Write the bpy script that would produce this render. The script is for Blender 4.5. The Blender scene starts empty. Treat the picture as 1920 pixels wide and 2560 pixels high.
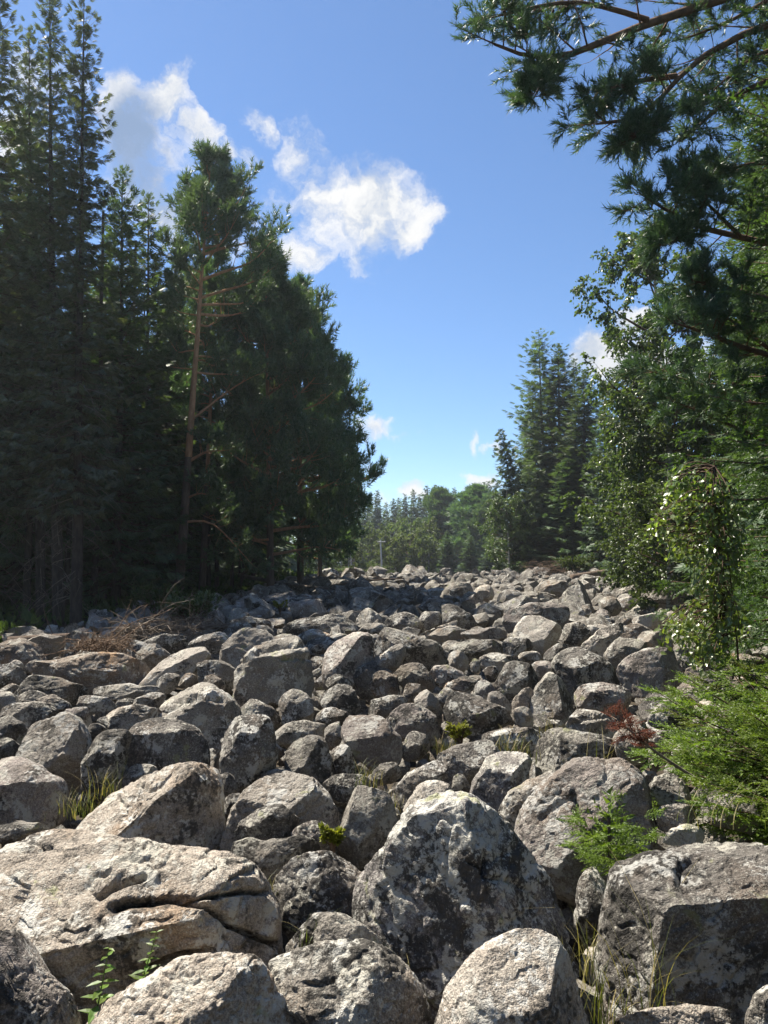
import bpy, math, random
import numpy as np
from mathutils import Vector, Matrix

# ------------------------------------------------------------------ camera, world, sun, exposure
scene = bpy.context.scene
coll = scene.collection
R = math.radians
EYE = 1.9
PITCH = R(4.0)
FPX = 1923.0                      # focal length in pixels of the 1920 x 2560 photograph

cam_data = bpy.data.cameras.new('camera')
cam_data.sensor_fit = 'VERTICAL'
cam_data.sensor_height = 36.0
cam_data.lens = 36.0 * FPX / 2560.0
cam_data.clip_start = 0.05
cam_data.clip_end = 6000
cam = bpy.data.objects.new('camera', cam_data)
cam.location = (0, 0, EYE)
cam.rotation_euler = (R(90) + PITCH, 0, 0)
coll.objects.link(cam)
scene.camera = cam

SUN_AZ = R(53)                    # left of the viewing direction
SUN_EL = R(57)
SUN = Vector((-math.sin(SUN_AZ) * math.cos(SUN_EL), math.cos(SUN_AZ) * math.cos(SUN_EL), math.sin(SUN_EL)))
sun_data = bpy.data.lights.new('sun', 'SUN')
sun_data.energy = 5.0
sun_data.angle = R(0.5)
sun_data.color = (1.0, 0.93, 0.80)
sun = bpy.data.objects.new('sun', sun_data)
sun.rotation_euler = SUN.to_track_quat('Z', 'Y').to_euler()
sun.location = (-30, 10, 40)
coll.objects.link(sun)

scene.view_settings.view_transform = 'Standard'
scene.view_settings.look = 'None'
scene.view_settings.exposure = 1.3
scene.view_settings.gamma = 1.0
scene.view_settings.use_curve_mapping = False
scene.cycles.use_denoising = True
scene.cycles.max_bounces = 5
scene.cycles.diffuse_bounces = 2
scene.cycles.glossy_bounces = 2
scene.cycles.transmission_bounces = 3
scene.cycles.volume_bounces = 0
scene.cycles.transparent_max_bounces = 4
scene.cycles.sample_clamp_indirect = 4.0
scene.render.film_transparent = False

_cp, _sp = math.cos(PITCH), math.sin(PITCH)
def ray(px, py):
    xr, yr = (px - 960.0) / FPX, (1280.0 - py) / FPX
    return np.array((xr, _cp - yr * _sp, _sp + yr * _cp))
def at(px, py, y):                # the point seen at pixel (px, py) that lies y metres ahead
    d = ray(px, py)
    return np.array((0, 0, EYE)) + d * (y / d[1])
def px_of(P):                     # where a point is seen
    P = np.asarray(P, float)
    x, y, z = P[..., 0], P[..., 1], P[..., 2] - EYE
    f = y * _cp + z * _sp
    u = -y * _sp + z * _cp
    return 960 + FPX * x / f, 1280 - FPX * u / f
def gz(y):                        # the boulder field climbs gently to a crest 55 m away
    return 0.025 * np.clip(y, -20, 55) - 0.04 * np.clip(np.asarray(y) - 56, 0, 40)
def ground_hit(py):               # distance at which the mean ground is seen on this row
    d = ray(960, py)
    s = d[2] / d[1]
    return EYE / max(1e-3, (0.025 - s))

# ------------------------------------------------------------------ small node helpers
class NT:
    def __init__(s, tree):
        s.t = tree
    def n(s, kind, **kw):
        o = s.t.nodes.new(kind)
        ins = kw.pop('ins', {})
        for k, v in kw.items():
            setattr(o, k, v)
        for k, v in ins.items():
            if hasattr(v, 'is_linked') and hasattr(v, 'links'):
                s.t.links.new(v, o.inputs[k])
            else:
                o.inputs[k].default_value = v
        return o
    def math(s, op, a, b=None, c=None, clamp=False):
        ins = {0: a}
        if b is not None: ins[1] = b
        if c is not None: ins[2] = c
        return s.n('ShaderNodeMath', operation=op, use_clamp=clamp, ins=ins).outputs[0]
    def vmath(s, op, a, b=None, out=0):
        ins = {0: a}
        if b is not None: ins[1] = b
        return s.n('ShaderNodeVectorMath', operation=op, ins=ins).outputs[out]
    def scale(s, v, k):
        return s.n('ShaderNodeVectorMath', operation='SCALE', ins={0: v, 3: k}).outputs[0]
    def noise(s, v, scale, detail=4, rough=0.55, dist=0.0, col=False):
        o = s.n('ShaderNodeTexNoise', ins={'Vector': v, 'Scale': scale, 'Detail': detail, 'Roughness': rough, 'Distortion': dist})
        return o.outputs['Color' if col else 0]
    def ramp(s, f, a, b, lo=0.0, hi=1.0, smooth=True):
        o = s.n('ShaderNodeMapRange', interpolation_type='SMOOTHSTEP' if smooth else 'LINEAR', ins={'Value': f, 'From Min': a, 'From Max': b, 'To Min': lo, 'To Max': hi})
        return o.outputs[0]
    def mix(s, f, a, b, mode='MIX'):
        o = s.n('ShaderNodeMix', data_type='RGBA', blend_type=mode)
        for k, v in ((0, f), (6, a), (7, b)):
            if hasattr(v, 'is_linked') and hasattr(v, 'links'):
                s.t.links.new(v, o.inputs[k])
            elif k == 0:
                o.inputs[0].default_value = v
            else:
                o.inputs[k].default_value = (*v, 1.0)
        return o.outputs[2]

# ------------------------------------------------------------------ sky: clear-sky model plus fair-weather cumulus
world = bpy.data.worlds.new('World')
scene.world = world
world.use_nodes = True
wt = NT(world.node_tree)
world.node_tree.nodes.clear()
SKY_STRENGTH = 0.076
world.cycles.sampling_method = 'MANUAL'
world.cycles.sample_map_resolution = 256
sky = wt.n('ShaderNodeTexSky', sky_type='NISHITA', sun_disc=False, sun_elevation=SUN_EL, sun_rotation=-SUN_AZ, altitude=0.0, air_density=0.85, dust_density=0.1, ozone_density=4.0)
wdir = wt.vmath('NORMALIZE', wt.n('ShaderNodeTexCoord').outputs['Generated'])
def sky_dir(dx, dy):              # a direction named by the photograph's 1659-px wide view
    v = ray(dx * 1.1573, dy * 1.1573)
    return v / np.linalg.norm(v)
# the clouds of this day: position on the plane tangent to the sky dome ahead (in hundredths), half width, half height, density, greyness of the heart
CLOUDS = [
    (300, 330, 100, 150, 0.95, 0.95), (375, 225, 62, 80, 0.95, 0.30), (272, 215, 62, 70, 0.80, 0.50), (335, 440, 85, 100, 0.80, 0.75),
    (440, 300, 60, 45, 0.75, 0.45), (490, 345, 60, 40, 0.70, 0.3), (548, 352, 40, 30, 0.5, 0), (90, 190, 100, 60, 0.75, 0.2), (30, 320, 90, 80, 0.7, 0.3), (520, 470, 70, 120, 0.55, 0.15),
    (800, 450, 120, 125, 0.95, 0.12), (880, 500, 80, 80, 0.85, 0.05), (700, 430, 75, 90, 0.72, 0.05), (655, 320, 42, 85, 0.62, 0), (585, 268, 32, 40, 0.62, 0),
    (660, 560, 75, 60, 0.74, 0.1), (610, 470, 45, 80, 0.5, 0), (770, 352, 42, 45, 0.66, 0), (790, 560, 50, 50, 0.62, 0),
    (825, 930, 62, 36, 0.85, 0.15), (805, 1003, 38, 18, 0.72, 0.1), (905, 955, 46, 9, 0.42, 0), (1012, 968, 18, 28, 0.48, 0),
    (907, 1057, 24, 26, 0.7, 0.1), (1040, 1045, 42, 28, 0.75, 0.1), (1057, 975, 24, 16, 0.62, 0.1),
    (1275, 770, 66, 62, 1.0, 0.35), (1385, 708, 64, 36, 0.95, 0.2), (1400, 800, 180, 70, 0.9, 0.4), (820, 1070, 60, 20, 0.6, 0.1),
]
def build_clouds():
    warp = wt.vmath('SUBTRACT', wt.noise(wdir, 6.5, 3, 0.6, col=True), (0.5, 0.5, 0.5))
    fine = wt.vmath('SUBTRACT', wt.noise(wdir, 27.0, 4, 0.65, col=True), (0.5, 0.5, 0.5))
    v = wt.vmath('ADD', wdir, wt.vmath('ADD', wt.scale(warp, 0.12), wt.scale(fine, 0.05)))
    # tangent plane ahead: x across, z up, both divided by the part that points ahead
    f0 = np.array((0.0, _cp, _sp)); u0 = np.array((0.0, -_sp, _cp))
    fr = wt.math('MAXIMUM', wt.vmath('DOT_PRODUCT', v, tuple(f0), 1), 0.02)
    pu = wt.math('DIVIDE', wt.n('ShaderNodeSeparateXYZ', ins={0: v}).outputs[0], fr)
    pw = wt.math('DIVIDE', wt.vmath('DOT_PRODUCT', v, tuple(u0), 1), fr)
    p = wt.n('ShaderNodeCombineXYZ', ins={0: pu, 1: pw, 2: 0.0}).outputs[0]
    dens, thick = None, None
    k = 1.1573 / FPX
    for (x, y, hw, hh, den, th) in CLOUDS:
        cx, cy = x * k - 960 / FPX, 1280 / FPX - y * k
        iw, ih = 1 / (hw * k * 1.16), 1 / (hh * k * 1.16)
        q = wt.n('ShaderNodeVectorMath', operation='MULTIPLY_ADD', ins={0: p, 1: (iw, ih, 0.0), 2: (-cx * iw, -cy * ih, 0.0)}).outputs[0]
        r2 = wt.vmath('DOT_PRODUCT', q, q, 1)
        g = wt.math('MULTIPLY_ADD', r2, -den, den, clamp=True)
        dens = g if dens is None else wt.math('MAXIMUM', dens, g)
        if th > 0.01:
            gt = wt.math('MULTIPLY', g, th)
            thick = gt if thick is None else wt.math('MAXIMUM', thick, gt)
    # the same kind of scattered clouds over the rest of the sky
    mid = sky_dir(830, 700)
    away = wt.ramp(wt.vmath('DOT_PRODUCT', wdir, tuple(mid), 1), 0.80, 0.55)
    sep = wt.n('ShaderNodeSeparateXYZ', ins={0: wdir}).outputs
    up = wt.math('MAXIMUM', sep[2], 0.06)
    flat = wt.n('ShaderNodeCombineXYZ', ins={0: wt.math('DIVIDE', sep[0], up), 1: wt.math('DIVIDE', sep[1], up), 2: 0.0}).outputs[0]
    cum = wt.ramp(wt.noise(flat, 1.1, 4, 0.6, 0.3), 0.53, 0.70)
    cum = wt.math('MULTIPLY', wt.math('MULTIPLY', cum, away), wt.ramp(sep[2], 0.03, 0.12))
    dens = wt.math('MAXIMUM', dens, cum)
    thick = wt.math('MAXIMUM', thick, wt.math('MULTIPLY', cum, 0.4))
    tex = wt.noise(v, 15.0, 5, 0.60, 0.3)
    er = wt.math('MULTIPLY_ADD', tex, 2.2, -1.22)
    body = wt.math('ADD', dens, wt.math('MULTIPLY', er, wt.ramp(dens, 0.0, 0.2)))
    alpha = wt.ramp(body, -0.02, 0.85)
    grey = wt.math('MULTIPLY', wt.ramp(thick, 0.12, 0.75), wt.ramp(tex, 0.25, 0.55, 0.75, 1.0), clamp=True)
    bump = wt.ramp(tex, 0.36, 0.62)
    return alpha, grey, bump
alpha, grey, bump = build_clouds()
K = 0.40 / SKY_STRENGTH
c_lit = wt.mix(bump, tuple(K * x for x in (0.66, 0.72, 0.80)), tuple(K * x for x in (1.0, 1.0, 1.0)))
c_col = wt.mix(grey, c_lit, tuple(K * x for x in (0.30, 0.42, 0.64)))
skyc = wt.n('ShaderNodeHueSaturation', ins={'Saturation': 1.05, 'Value': 1.0, 'Color': sky.outputs[0]}).outputs[0]
wcol = wt.mix(alpha, skyc, c_col)
bg = wt.n('ShaderNodeBackground', ins={'Color': wcol, 'Strength': SKY_STRENGTH})
wt.n('ShaderNodeOutputWorld', ins={'Surface': bg.outputs[0]})

# ------------------------------------------------------------------ mesh and object helpers
def mesh_of(name, V, F, mat=None, smooth=False, mats=None, midx=None):
    V = np.asarray(V, np.float32).reshape(-1, 3)
    groups = F if isinstance(F, list) else [F]
    groups = [np.asarray(f, np.int32) for f in groups if len(f)]
    me = bpy.data.meshes.new(name)
    me.vertices.add(len(V)); me.vertices.foreach_set('co', V.ravel())
    nl = sum(f.size for f in groups); npoly = sum(len(f) for f in groups)
    me.loops.add(nl); me.loops.foreach_set('vertex_index', np.concatenate([f.ravel() for f in groups]))
    me.polygons.add(npoly)
    tot = np.concatenate([np.full(len(f), f.shape[1], np.int32) for f in groups])
    start = np.concatenate([[0], np.cumsum(tot)[:-1]]).astype(np.int32)
    me.polygons.foreach_set('loop_start', start)
    me.polygons.foreach_set('loop_total', tot)
    me.polygons.foreach_set('use_smooth', np.full(npoly, smooth, bool))
    if mat: me.materials.append(mat)
    if mats:
        for m in mats: me.materials.append(m)
        me.polygons.foreach_set('material_index', np.asarray(midx, np.int32))
    me.update(calc_edges=True)
    return me
def obj(name, me, parent=None, loc=None, rot=None, scale=None):
    o = bpy.data.objects.new(name, me)
    coll.objects.link(o)
    if parent: o.parent = parent
    if loc is not None: o.location = loc
    if rot is not None: o.rotation_euler = rot
    if scale is not None: o.scale = scale
    return o
def tag(o, label=None, cat=None, group=None, kind=None):
    if label: o['label'] = label
    if cat: o['category'] = cat
    if group: o['group'] = group
    if kind: o['kind'] = kind
    return o

def _hash(ix, iy, iz, seed):
    h = (ix.astype(np.uint32) * np.uint32(374761393) + iy.astype(np.uint32) * np.uint32(668265263) + iz.astype(np.uint32) * np.uint32(2147483647) + np.uint32(seed * 144665 + 17))
    h = (h ^ (h >> np.uint32(13))) * np.uint32(1274126177)
    h ^= h >> np.uint32(16)
    return h
_rg = np.random.RandomState(5)
_GR = _rg.normal(size=(256, 3)); _GR /= np.linalg.norm(_GR, axis=1)[:, None]
_GR = _GR.astype(np.float32)
def perlin(P, seed=0):
    P = np.asarray(P, np.float32) + 1000.37
    i = np.floor(P).astype(np.int32); f = P - i
    w = f * f * f * (f * (f * 6 - 15) + 10)
    out = np.zeros(len(P), np.float32)
    for dx in (0, 1):
        for dy in (0, 1):
            for dz in (0, 1):
                g = _GR[_hash(i[:, 0] + dx, i[:, 1] + dy, i[:, 2] + dz, seed) & np.uint32(255)]
                d = g[:, 0] * (f[:, 0] - dx) + g[:, 1] * (f[:, 1] - dy) + g[:, 2] * (f[:, 2] - dz)
                out += d * (w[:, 0] if dx else 1 - w[:, 0]) * (w[:, 1] if dy else 1 - w[:, 1]) * (w[:, 2] if dz else 1 - w[:, 2])
    return out * 1.5
def fbm(P, octs, seed=0, rough=0.5):
    a, s = 1.0, np.zeros(len(P), np.float32)
    for k in range(octs):
        s += a * perlin(np.asarray(P) * (2.03 ** k), seed + k); a *= rough
    return s

def icosphere(sub):
    t = (1 + 5 ** 0.5) / 2
    V = [(-1, t, 0), (1, t, 0), (-1, -t, 0), (1, -t, 0), (0, -1, t), (0, 1, t), (0, -1, -t), (0, 1, -t), (t, 0, -1), (t, 0, 1), (-t, 0, -1), (-t, 0, 1)]
    V = np.array(V, float); V /= np.linalg.norm(V, axis=1)[:, None]
    F = np.array([(0, 11, 5), (0, 5, 1), (0, 1, 7), (0, 7, 10), (0, 10, 11), (1, 5, 9), (5, 11, 4), (11, 10, 2), (10, 7, 6), (7, 1, 8), (3, 9, 4), (3, 4, 2), (3, 2, 6), (3, 6, 8), (3, 8, 9), (4, 9, 5), (2, 4, 11), (6, 2, 10), (8, 6, 7), (9, 8, 1)])
    for _ in range(sub):
        E = np.sort(np.concatenate([F[:, [0, 1]], F[:, [1, 2]], F[:, [2, 0]]]), axis=1)
        U, inv = np.unique(E, axis=0, return_inverse=True)
        inv = inv.reshape(-1)
        M = V[U[:, 0]] + V[U[:, 1]]; M /= np.linalg.norm(M, axis=1)[:, None]
        n, m = len(V), len(F)
        a, b, c = inv[:m] + n, inv[m:2 * m] + n, inv[2 * m:] + n
        V = np.concatenate([V, M])
        F = np.concatenate([np.stack([F[:, 0], a, c], 1), np.stack([F[:, 1], b, a], 1), np.stack([F[:, 2], c, b], 1), np.stack([a, b, c], 1)])
    return V, F
_ICO = {}
def ico(s):
    if s not in _ICO: _ICO[s] = icosphere(s)
    return _ICO[s]

# ------------------------------------------------------------------ materials
def principled(name, rough=0.85, spec=0.3):
    m = bpy.data.materials.new(name); m.use_nodes = True
    t = NT(m.node_tree); t.t.nodes.clear()
    b = t.n('ShaderNodeBsdfPrincipled', ins={'Roughness': rough})
    b.inputs['Specular IOR Level'].default_value = spec
    o = t.n('ShaderNodeOutputMaterial'); t.t.links.new(b.outputs[0], o.inputs[0])
    return m, t, b
def rock_material(name, base, second, vein, dark=0.5, pale=0.5, green=0.4, warm=0.2, crest=False):
    m, t, b = principled(name, 0.9, 0.25)
    oi = t.n('ShaderNodeObjectInfo').outputs['Random']
    pos = t.n('ShaderNodeNewGeometry').outputs['Position']
    rnd = t.n('ShaderNodeTexWhiteNoise', noise_dimensions='1D', ins={'W': oi}).outputs['Color']
    off = t.vmath('ADD', pos, t.scale(rnd, 40.0))
    # strata run along a dip of their own in every stone
    rot = t.n('ShaderNodeVectorRotate', rotation_type='EULER_XYZ', ins={'Vector': off, 'Rotation': t.scale(rnd, 2.2)}).outputs[0]
    stretched = t.vmath('MULTIPLY', rot, (0.9, 1.6, 9.0))
    n_low = t.noise(off, 2.2, 3, 0.55)
    n_mid = t.noise(off, 8.0, 4, 0.65, 0.4)
    n_str = t.noise(stretched, 1.7, 4, 0.62, 0.6)
    n_fine = t.noise(off, 34.0, 4, 0.72)
    n_grain = t.noise(off, 120.0, 2, 0.7)
    n_pat = t.noise(t.vmath('ADD', off, (7.1, 3.3, 9.2)), 3.2, 3, 0.6)
    col = t.mix(t.ramp(n_low, 0.36, 0.64), base, second)
    col = t.mix(t.ramp(n_str, 0.50, 0.72, 0.0, 0.6), col, vein)
    # rusty ochre tint in patches
    ow = t.math('MULTIPLY', t.ramp(n_low, 0.50, 0.68), warm)
    col = t.mix(ow, col, (0.36, 0.21, 0.10))
    # mineral grain
    col = t.mix(1.0, col, t.mix(t.ramp(n_grain, 0.3, 0.7), (0.62, 0.61, 0.60), (1.22, 1.22, 1.22)), 'MULTIPLY')
    # black crustose lichen: speckles that crowd into sheets
    crowd = t.ramp(n_pat, 0.32, 0.68, -0.14, 0.14)
    rv = t.math('MULTIPLY_ADD', oi, 0.17, -0.085)
    dsum = t.math('ADD', t.math('ADD', t.math('MULTIPLY_ADD', n_mid, 0.30, t.math('MULTIPLY', n_fine, 0.78)), crowd), rv)
    dsum = t.math('MULTIPLY_ADD', n_grain, 0.22, t.math('ADD', dsum, -0.11))
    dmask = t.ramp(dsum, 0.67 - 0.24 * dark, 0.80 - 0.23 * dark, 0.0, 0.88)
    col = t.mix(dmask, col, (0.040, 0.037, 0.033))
    spk = t.math('ADD', t.noise(off, 75.0, 3, 0.75), t.math('MULTIPLY', crowd, 0.5))
    col = t.mix(t.ramp(spk, 0.53, 0.63, 0.0, 0.30 + 0.45 * dark), col, (0.045, 0.041, 0.036))
    col = t.mix(t.ramp(spk, 0.41, 0.34, 0.0, 0.35 + 0.45 * pale), col, (0.44, 0.425, 0.37))
    # pale grey lichen: crusts of specks, and rosettes
    ps = t.math('ADD', t.math('MULTIPLY', t.noise(off, 5.3, 4, 0.62), 0.72), t.math('MULTIPLY', n_fine, -0.50))
    pmask = t.ramp(ps, 0.175 - 0.10 * pale, 0.245 - 0.10 * pale, 0.0, 0.80)
    col = t.mix(pmask, col, t.mix(t.ramp(n_low, 0.4, 0.6), (0.40, 0.38, 0.325), (0.46, 0.45, 0.42)))
    if crest:                      # a crust of white lichen that grows over the top of the stone and down one rib
        ob = t.n('ShaderNodeSeparateXYZ', ins={0: t.n('ShaderNodeTexCoord').outputs['Object']}).outputs
        e1 = t.math('ADD', t.ramp(ob[2], 0.62, 1.02, -0.40, 0.30), t.math('MULTIPLY', n_mid, 0.55))
        rib = t.math('ABSOLUTE', t.math('SUBTRACT', t.math('MULTIPLY_ADD', ob[2], 0.55, ob[0]), 0.42))
        e2 = t.math('ADD', t.ramp(rib, 0.0, 0.16, 0.36, -0.3), t.math('MULTIPLY', n_mid, 0.5))
        em = t.math('ADD', t.math('MAXIMUM', e1, e2), t.math('MULTIPLY_ADD', n_fine, 1.1, -0.34))
        col = t.mix(t.ramp(em, 0.72, 0.86, 0.0, 0.8), col, (0.45, 0.44, 0.40))
    # yellow-green map lichen
    gs = t.math('ADD', t.math('MULTIPLY', n_pat, -0.75), t.math('MULTIPLY', n_mid, 0.5))
    gmask = t.ramp(gs, 0.055 - 0.11 * green, 0.115 - 0.11 * green, 0.0, 0.65)
    col = t.mix(gmask, col, (0.235, 0.240, 0.120))
    # tone from stone to stone
    vv = t.math('MULTIPLY_ADD', t.n('ShaderNodeSeparateColor', ins={0: rnd}).outputs[1], 0.50, 0.82)
    col = t.n('ShaderNodeHueSaturation', ins={'Hue': 0.5, 'Saturation': 1.0, 'Value': vv, 'Color': col}).outputs[0]
    t.t.links.new(col, b.inputs['Base Color'])
    h = t.math('ADD', t.math('MULTIPLY', n_fine, 0.036), t.math('MULTIPLY', n_str, 0.034))
    bp = t.n('ShaderNodeBump', ins={'Strength': 0.9, 'Distance': 1.0, 'Height': h})
    t.t.links.new(bp.outputs[0], b.inputs['Normal'])
    return m
ROCK = {
    'grey': rock_material('rock_grey', (0.240, 0.218, 0.190), (0.178, 0.163, 0.144), (0.309, 0.283, 0.249), 0.46, 0.5, 0.5, 0.2),
    'tan':  rock_material('rock_tan', (0.314, 0.271, 0.227), (0.242, 0.213, 0.181), (0.378, 0.335, 0.287), 0.34, 0.45, 0.45, 0.35),
    'pink': rock_material('rock_pink', (0.277, 0.238, 0.216), (0.215, 0.190, 0.171), (0.352, 0.314, 0.286), 0.43, 0.55, 0.35, 0.15),
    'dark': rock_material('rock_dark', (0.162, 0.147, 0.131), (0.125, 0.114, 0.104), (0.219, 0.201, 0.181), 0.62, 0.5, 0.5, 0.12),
    'pale': rock_material('rock_pale', (0.350, 0.315, 0.276), (0.278, 0.253, 0.222), (0.406, 0.372, 0.333), 0.30, 0.6, 0.4, 0.15),
    'rust': rock_material('rock_rust', (0.209, 0.167, 0.133), (0.169, 0.144, 0.123), (0.280, 0.240, 0.200), 0.42, 0.35, 0.3, 0.7),
    'white': rock_material('rock_white', (0.213, 0.194, 0.179), (0.155, 0.141, 0.133), (0.276, 0.255, 0.235), 0.58, 0.78, 0.75, 0.0),
    'crest': rock_material('rock_crest', (0.205, 0.185, 0.176), (0.151, 0.138, 0.132), (0.258, 0.238, 0.224), 0.60, 0.55, 0.8, 0.0, crest=True),
}
def simple(name, c1, c2, scale=3.0, rough=0.9, bump=0.02, bscale=20.0, spec=0.2, stretch=(1, 1, 1), obj_space=True):
    m, t, b = principled(name, rough, spec)
    tc = t.n('ShaderNodeTexCoord').outputs['Object'] if obj_space else t.n('ShaderNodeNewGeometry').outputs['Position']
    v = t.vmath('MULTIPLY', tc, stretch)
    oi = t.n('ShaderNodeObjectInfo').outputs['Random']
    v = t.vmath('ADD', v, t.n('ShaderNodeCombineXYZ', ins={0: t.math('MULTIPLY', oi, 37.0)}).outputs[0])
    f = t.noise(v, scale, 6, 0.65)
    col = t.mix(t.ramp(f, 0.35, 0.65), c1, c2)
    t.t.links.new(col, b.inputs['Base Color'])
    bp = t.n('ShaderNodeBump', ins={'Strength': 0.9, 'Distance': bump, 'Height': t.noise(v, bscale, 5, 0.7)})
    t.t.links.new(bp.outputs[0], b.inputs['Normal'])
    return m
def leaf_material(name, c1, c2, rough=0.5, spec=0.35, trans=0.3, tcol=None, scale=1.4):
    m = bpy.data.materials.new(name); m.use_nodes = True
    t = NT(m.node_tree); t.t.nodes.clear()
    pos = t.n('ShaderNodeNewGeometry').outputs['Position']
    oi = t.n('ShaderNodeObjectInfo').outputs['Random']
    f = t.ramp(t.noise(pos, scale, 3, 0.6), 0.3, 0.7)
    f2 = t.ramp(t.noise(pos, 17.0, 2, 0.6), 0.3, 0.7)
    col = t.mix(f, c1, c2)
    col = t.mix(1.0, col, t.mix(f2, (0.72, 0.74, 0.7), (1.28, 1.25, 1.2)), 'MULTIPLY')
    col = t.n('ShaderNodeHueSaturation', ins={'Hue': t.math('MULTIPLY_ADD', oi, 0.03, 0.485), 'Saturation': 1.0, 'Value': t.math('MULTIPLY_ADD', oi, 0.35, 0.82), 'Color': col}).outputs[0]
    b = t.n('ShaderNodeBsdfPrincipled', ins={'Roughness': rough, 'Base Color': col})
    b.inputs['Specular IOR Level'].default_value = spec
    tr = t.n('ShaderNodeBsdfTranslucent', ins={'Color': t.mix(1.0, col, tcol or (1.5, 1.6, 0.55), 'MULTIPLY')})
    mx = t.n('ShaderNodeMixShader', ins={0: trans, 1: b.outputs[0], 2: tr.outputs[0]})
    t.n('ShaderNodeOutputMaterial', ins={0: mx.outputs[0]})
    return m
M = {
    'soil': simple('soil', (0.035, 0.028, 0.021), (0.066, 0.053, 0.037), 3.0, 1.0, 0.05, 9.0, obj_space=False),
    'bark_pine': simple('bark_pine', (0.33, 0.17, 0.09), (0.46, 0.26, 0.145), 9.0, 0.95, 0.03, 14.0, stretch=(1, 1, 0.3)),
    'bark_low': simple('bark_grey', (0.10, 0.075, 0.058), (0.17, 0.125, 0.095), 7.0, 0.95, 0.05, 12.0, stretch=(1, 1, 0.25)),
    'bark_spruce': simple('bark_spruce', (0.045, 0.036, 0.031), (0.085, 0.068, 0.057), 8.0, 0.95, 0.03, 16.0, stretch=(1, 1, 0.35)),
    'bark_birch': simple('bark_birch', (0.12, 0.11, 0.10), (0.55, 0.53, 0.49), 5.0, 0.8, 0.01, 12.0, stretch=(0.6, 0.6, 2.0)),
    'limb_dark': simple('limb_bark', (0.085, 0.055, 0.038), (0.15, 0.09, 0.055), 8.0, 0.95, 0.01, 20.0),
    'twig': simple('twig', (0.07, 0.045, 0.032), (0.12, 0.08, 0.055), 6.0, 0.9, 0.01, 20.0),
    'dead': simple('dead_wood', (0.13, 0.105, 0.082), (0.24, 0.20, 0.16), 5.0, 0.95, 0.02, 16.0, stretch=(1, 1, 0.4)),
    'brush': simple('brush_wood', (0.11, 0.075, 0.052), (0.22, 0.155, 0.11), 7.0, 0.95, 0.01, 18.0),
    'pole': simple('grey_timber', (0.45, 0.44, 0.43), (0.58, 0.56, 0.54), 3.0, 0.9, 0.01, 20.0, stretch=(3, 3, 0.4)),
    'metal': simple('grey_metal', (0.20, 0.20, 0.20), (0.28, 0.28, 0.28), 3.0, 0.6, 0.002, 20.0),
    'spruce': leaf_material('spruce_needles', (0.051, 0.085, 0.051), (0.081, 0.121, 0.061), 0.55, 0.3, 0.28),
    'spruce_grey': leaf_material('spruce_needles_grey', (0.078, 0.101, 0.074), (0.117, 0.137, 0.090), 0.6, 0.3, 0.25),
    'pine': leaf_material('pine_needles', (0.065, 0.120, 0.076), (0.112, 0.173, 0.088), 0.45, 0.4, 0.28),
    'near_pine': leaf_material('near_pine_needles', (0.053, 0.103, 0.074), (0.093, 0.155, 0.090), 0.42, 0.45, 0.25, scale=3.0),
    'fir': leaf_material('fir_needles', (0.040, 0.073, 0.023), (0.066, 0.112, 0.032), 0.45, 0.4, 0.35, scale=3.0),
    'sapling': leaf_material('sapling_needles', (0.082, 0.125, 0.020), (0.147, 0.200, 0.033), 0.45, 0.4, 0.40, scale=5.0),
    'larch': leaf_material('larch_needles', (0.061, 0.094, 0.055), (0.087, 0.126, 0.067), 0.55, 0.3, 0.35),
    'birch': leaf_material('birch_leaves', (0.054, 0.084, 0.032), (0.092, 0.122, 0.048), 0.36, 0.5, 0.42),
    'birch_near': leaf_material('near_birch_leaves', (0.093, 0.149, 0.052), (0.176, 0.232, 0.078), 0.33, 0.8, 0.48, scale=2.2),
    'birch_far': leaf_material('far_birch_leaves', (0.071, 0.101, 0.034), (0.101, 0.131, 0.049), 0.5, 0.3, 0.45),
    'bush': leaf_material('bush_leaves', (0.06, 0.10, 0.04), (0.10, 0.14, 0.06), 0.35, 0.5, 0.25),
    'grass': leaf_material('grass_blades', (0.056, 0.072, 0.022), (0.099, 0.103, 0.038), 0.5, 0.3, 0.35, scale=6.0),
    'straw': leaf_material('dry_grass', (0.248, 0.201, 0.099), (0.307, 0.253, 0.138), 0.6, 0.3, 0.3, scale=6.0),
    'yellow': leaf_material('yellow_leaves', (0.132, 0.144, 0.024), (0.204, 0.198, 0.030), 0.5, 0.3, 0.35, scale=8.0),
    'red': leaf_material('dead_needles', (0.150, 0.057, 0.036), (0.209, 0.088, 0.058), 0.6, 0.2, 0.25, scale=8.0, tcol=(1.3, 0.9, 0.7)),
    'herb': leaf_material('herb_leaves', (0.09, 0.15, 0.035), (0.14, 0.21, 0.045), 0.45, 0.35, 0.4, scale=8.0),
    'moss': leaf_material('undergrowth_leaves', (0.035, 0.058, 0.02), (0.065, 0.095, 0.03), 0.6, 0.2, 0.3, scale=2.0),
    'cone': simple('pine_cone', (0.05, 0.035, 0.025), (0.09, 0.06, 0.04), 30.0, 0.8, 0.005, 60.0),
}

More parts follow.
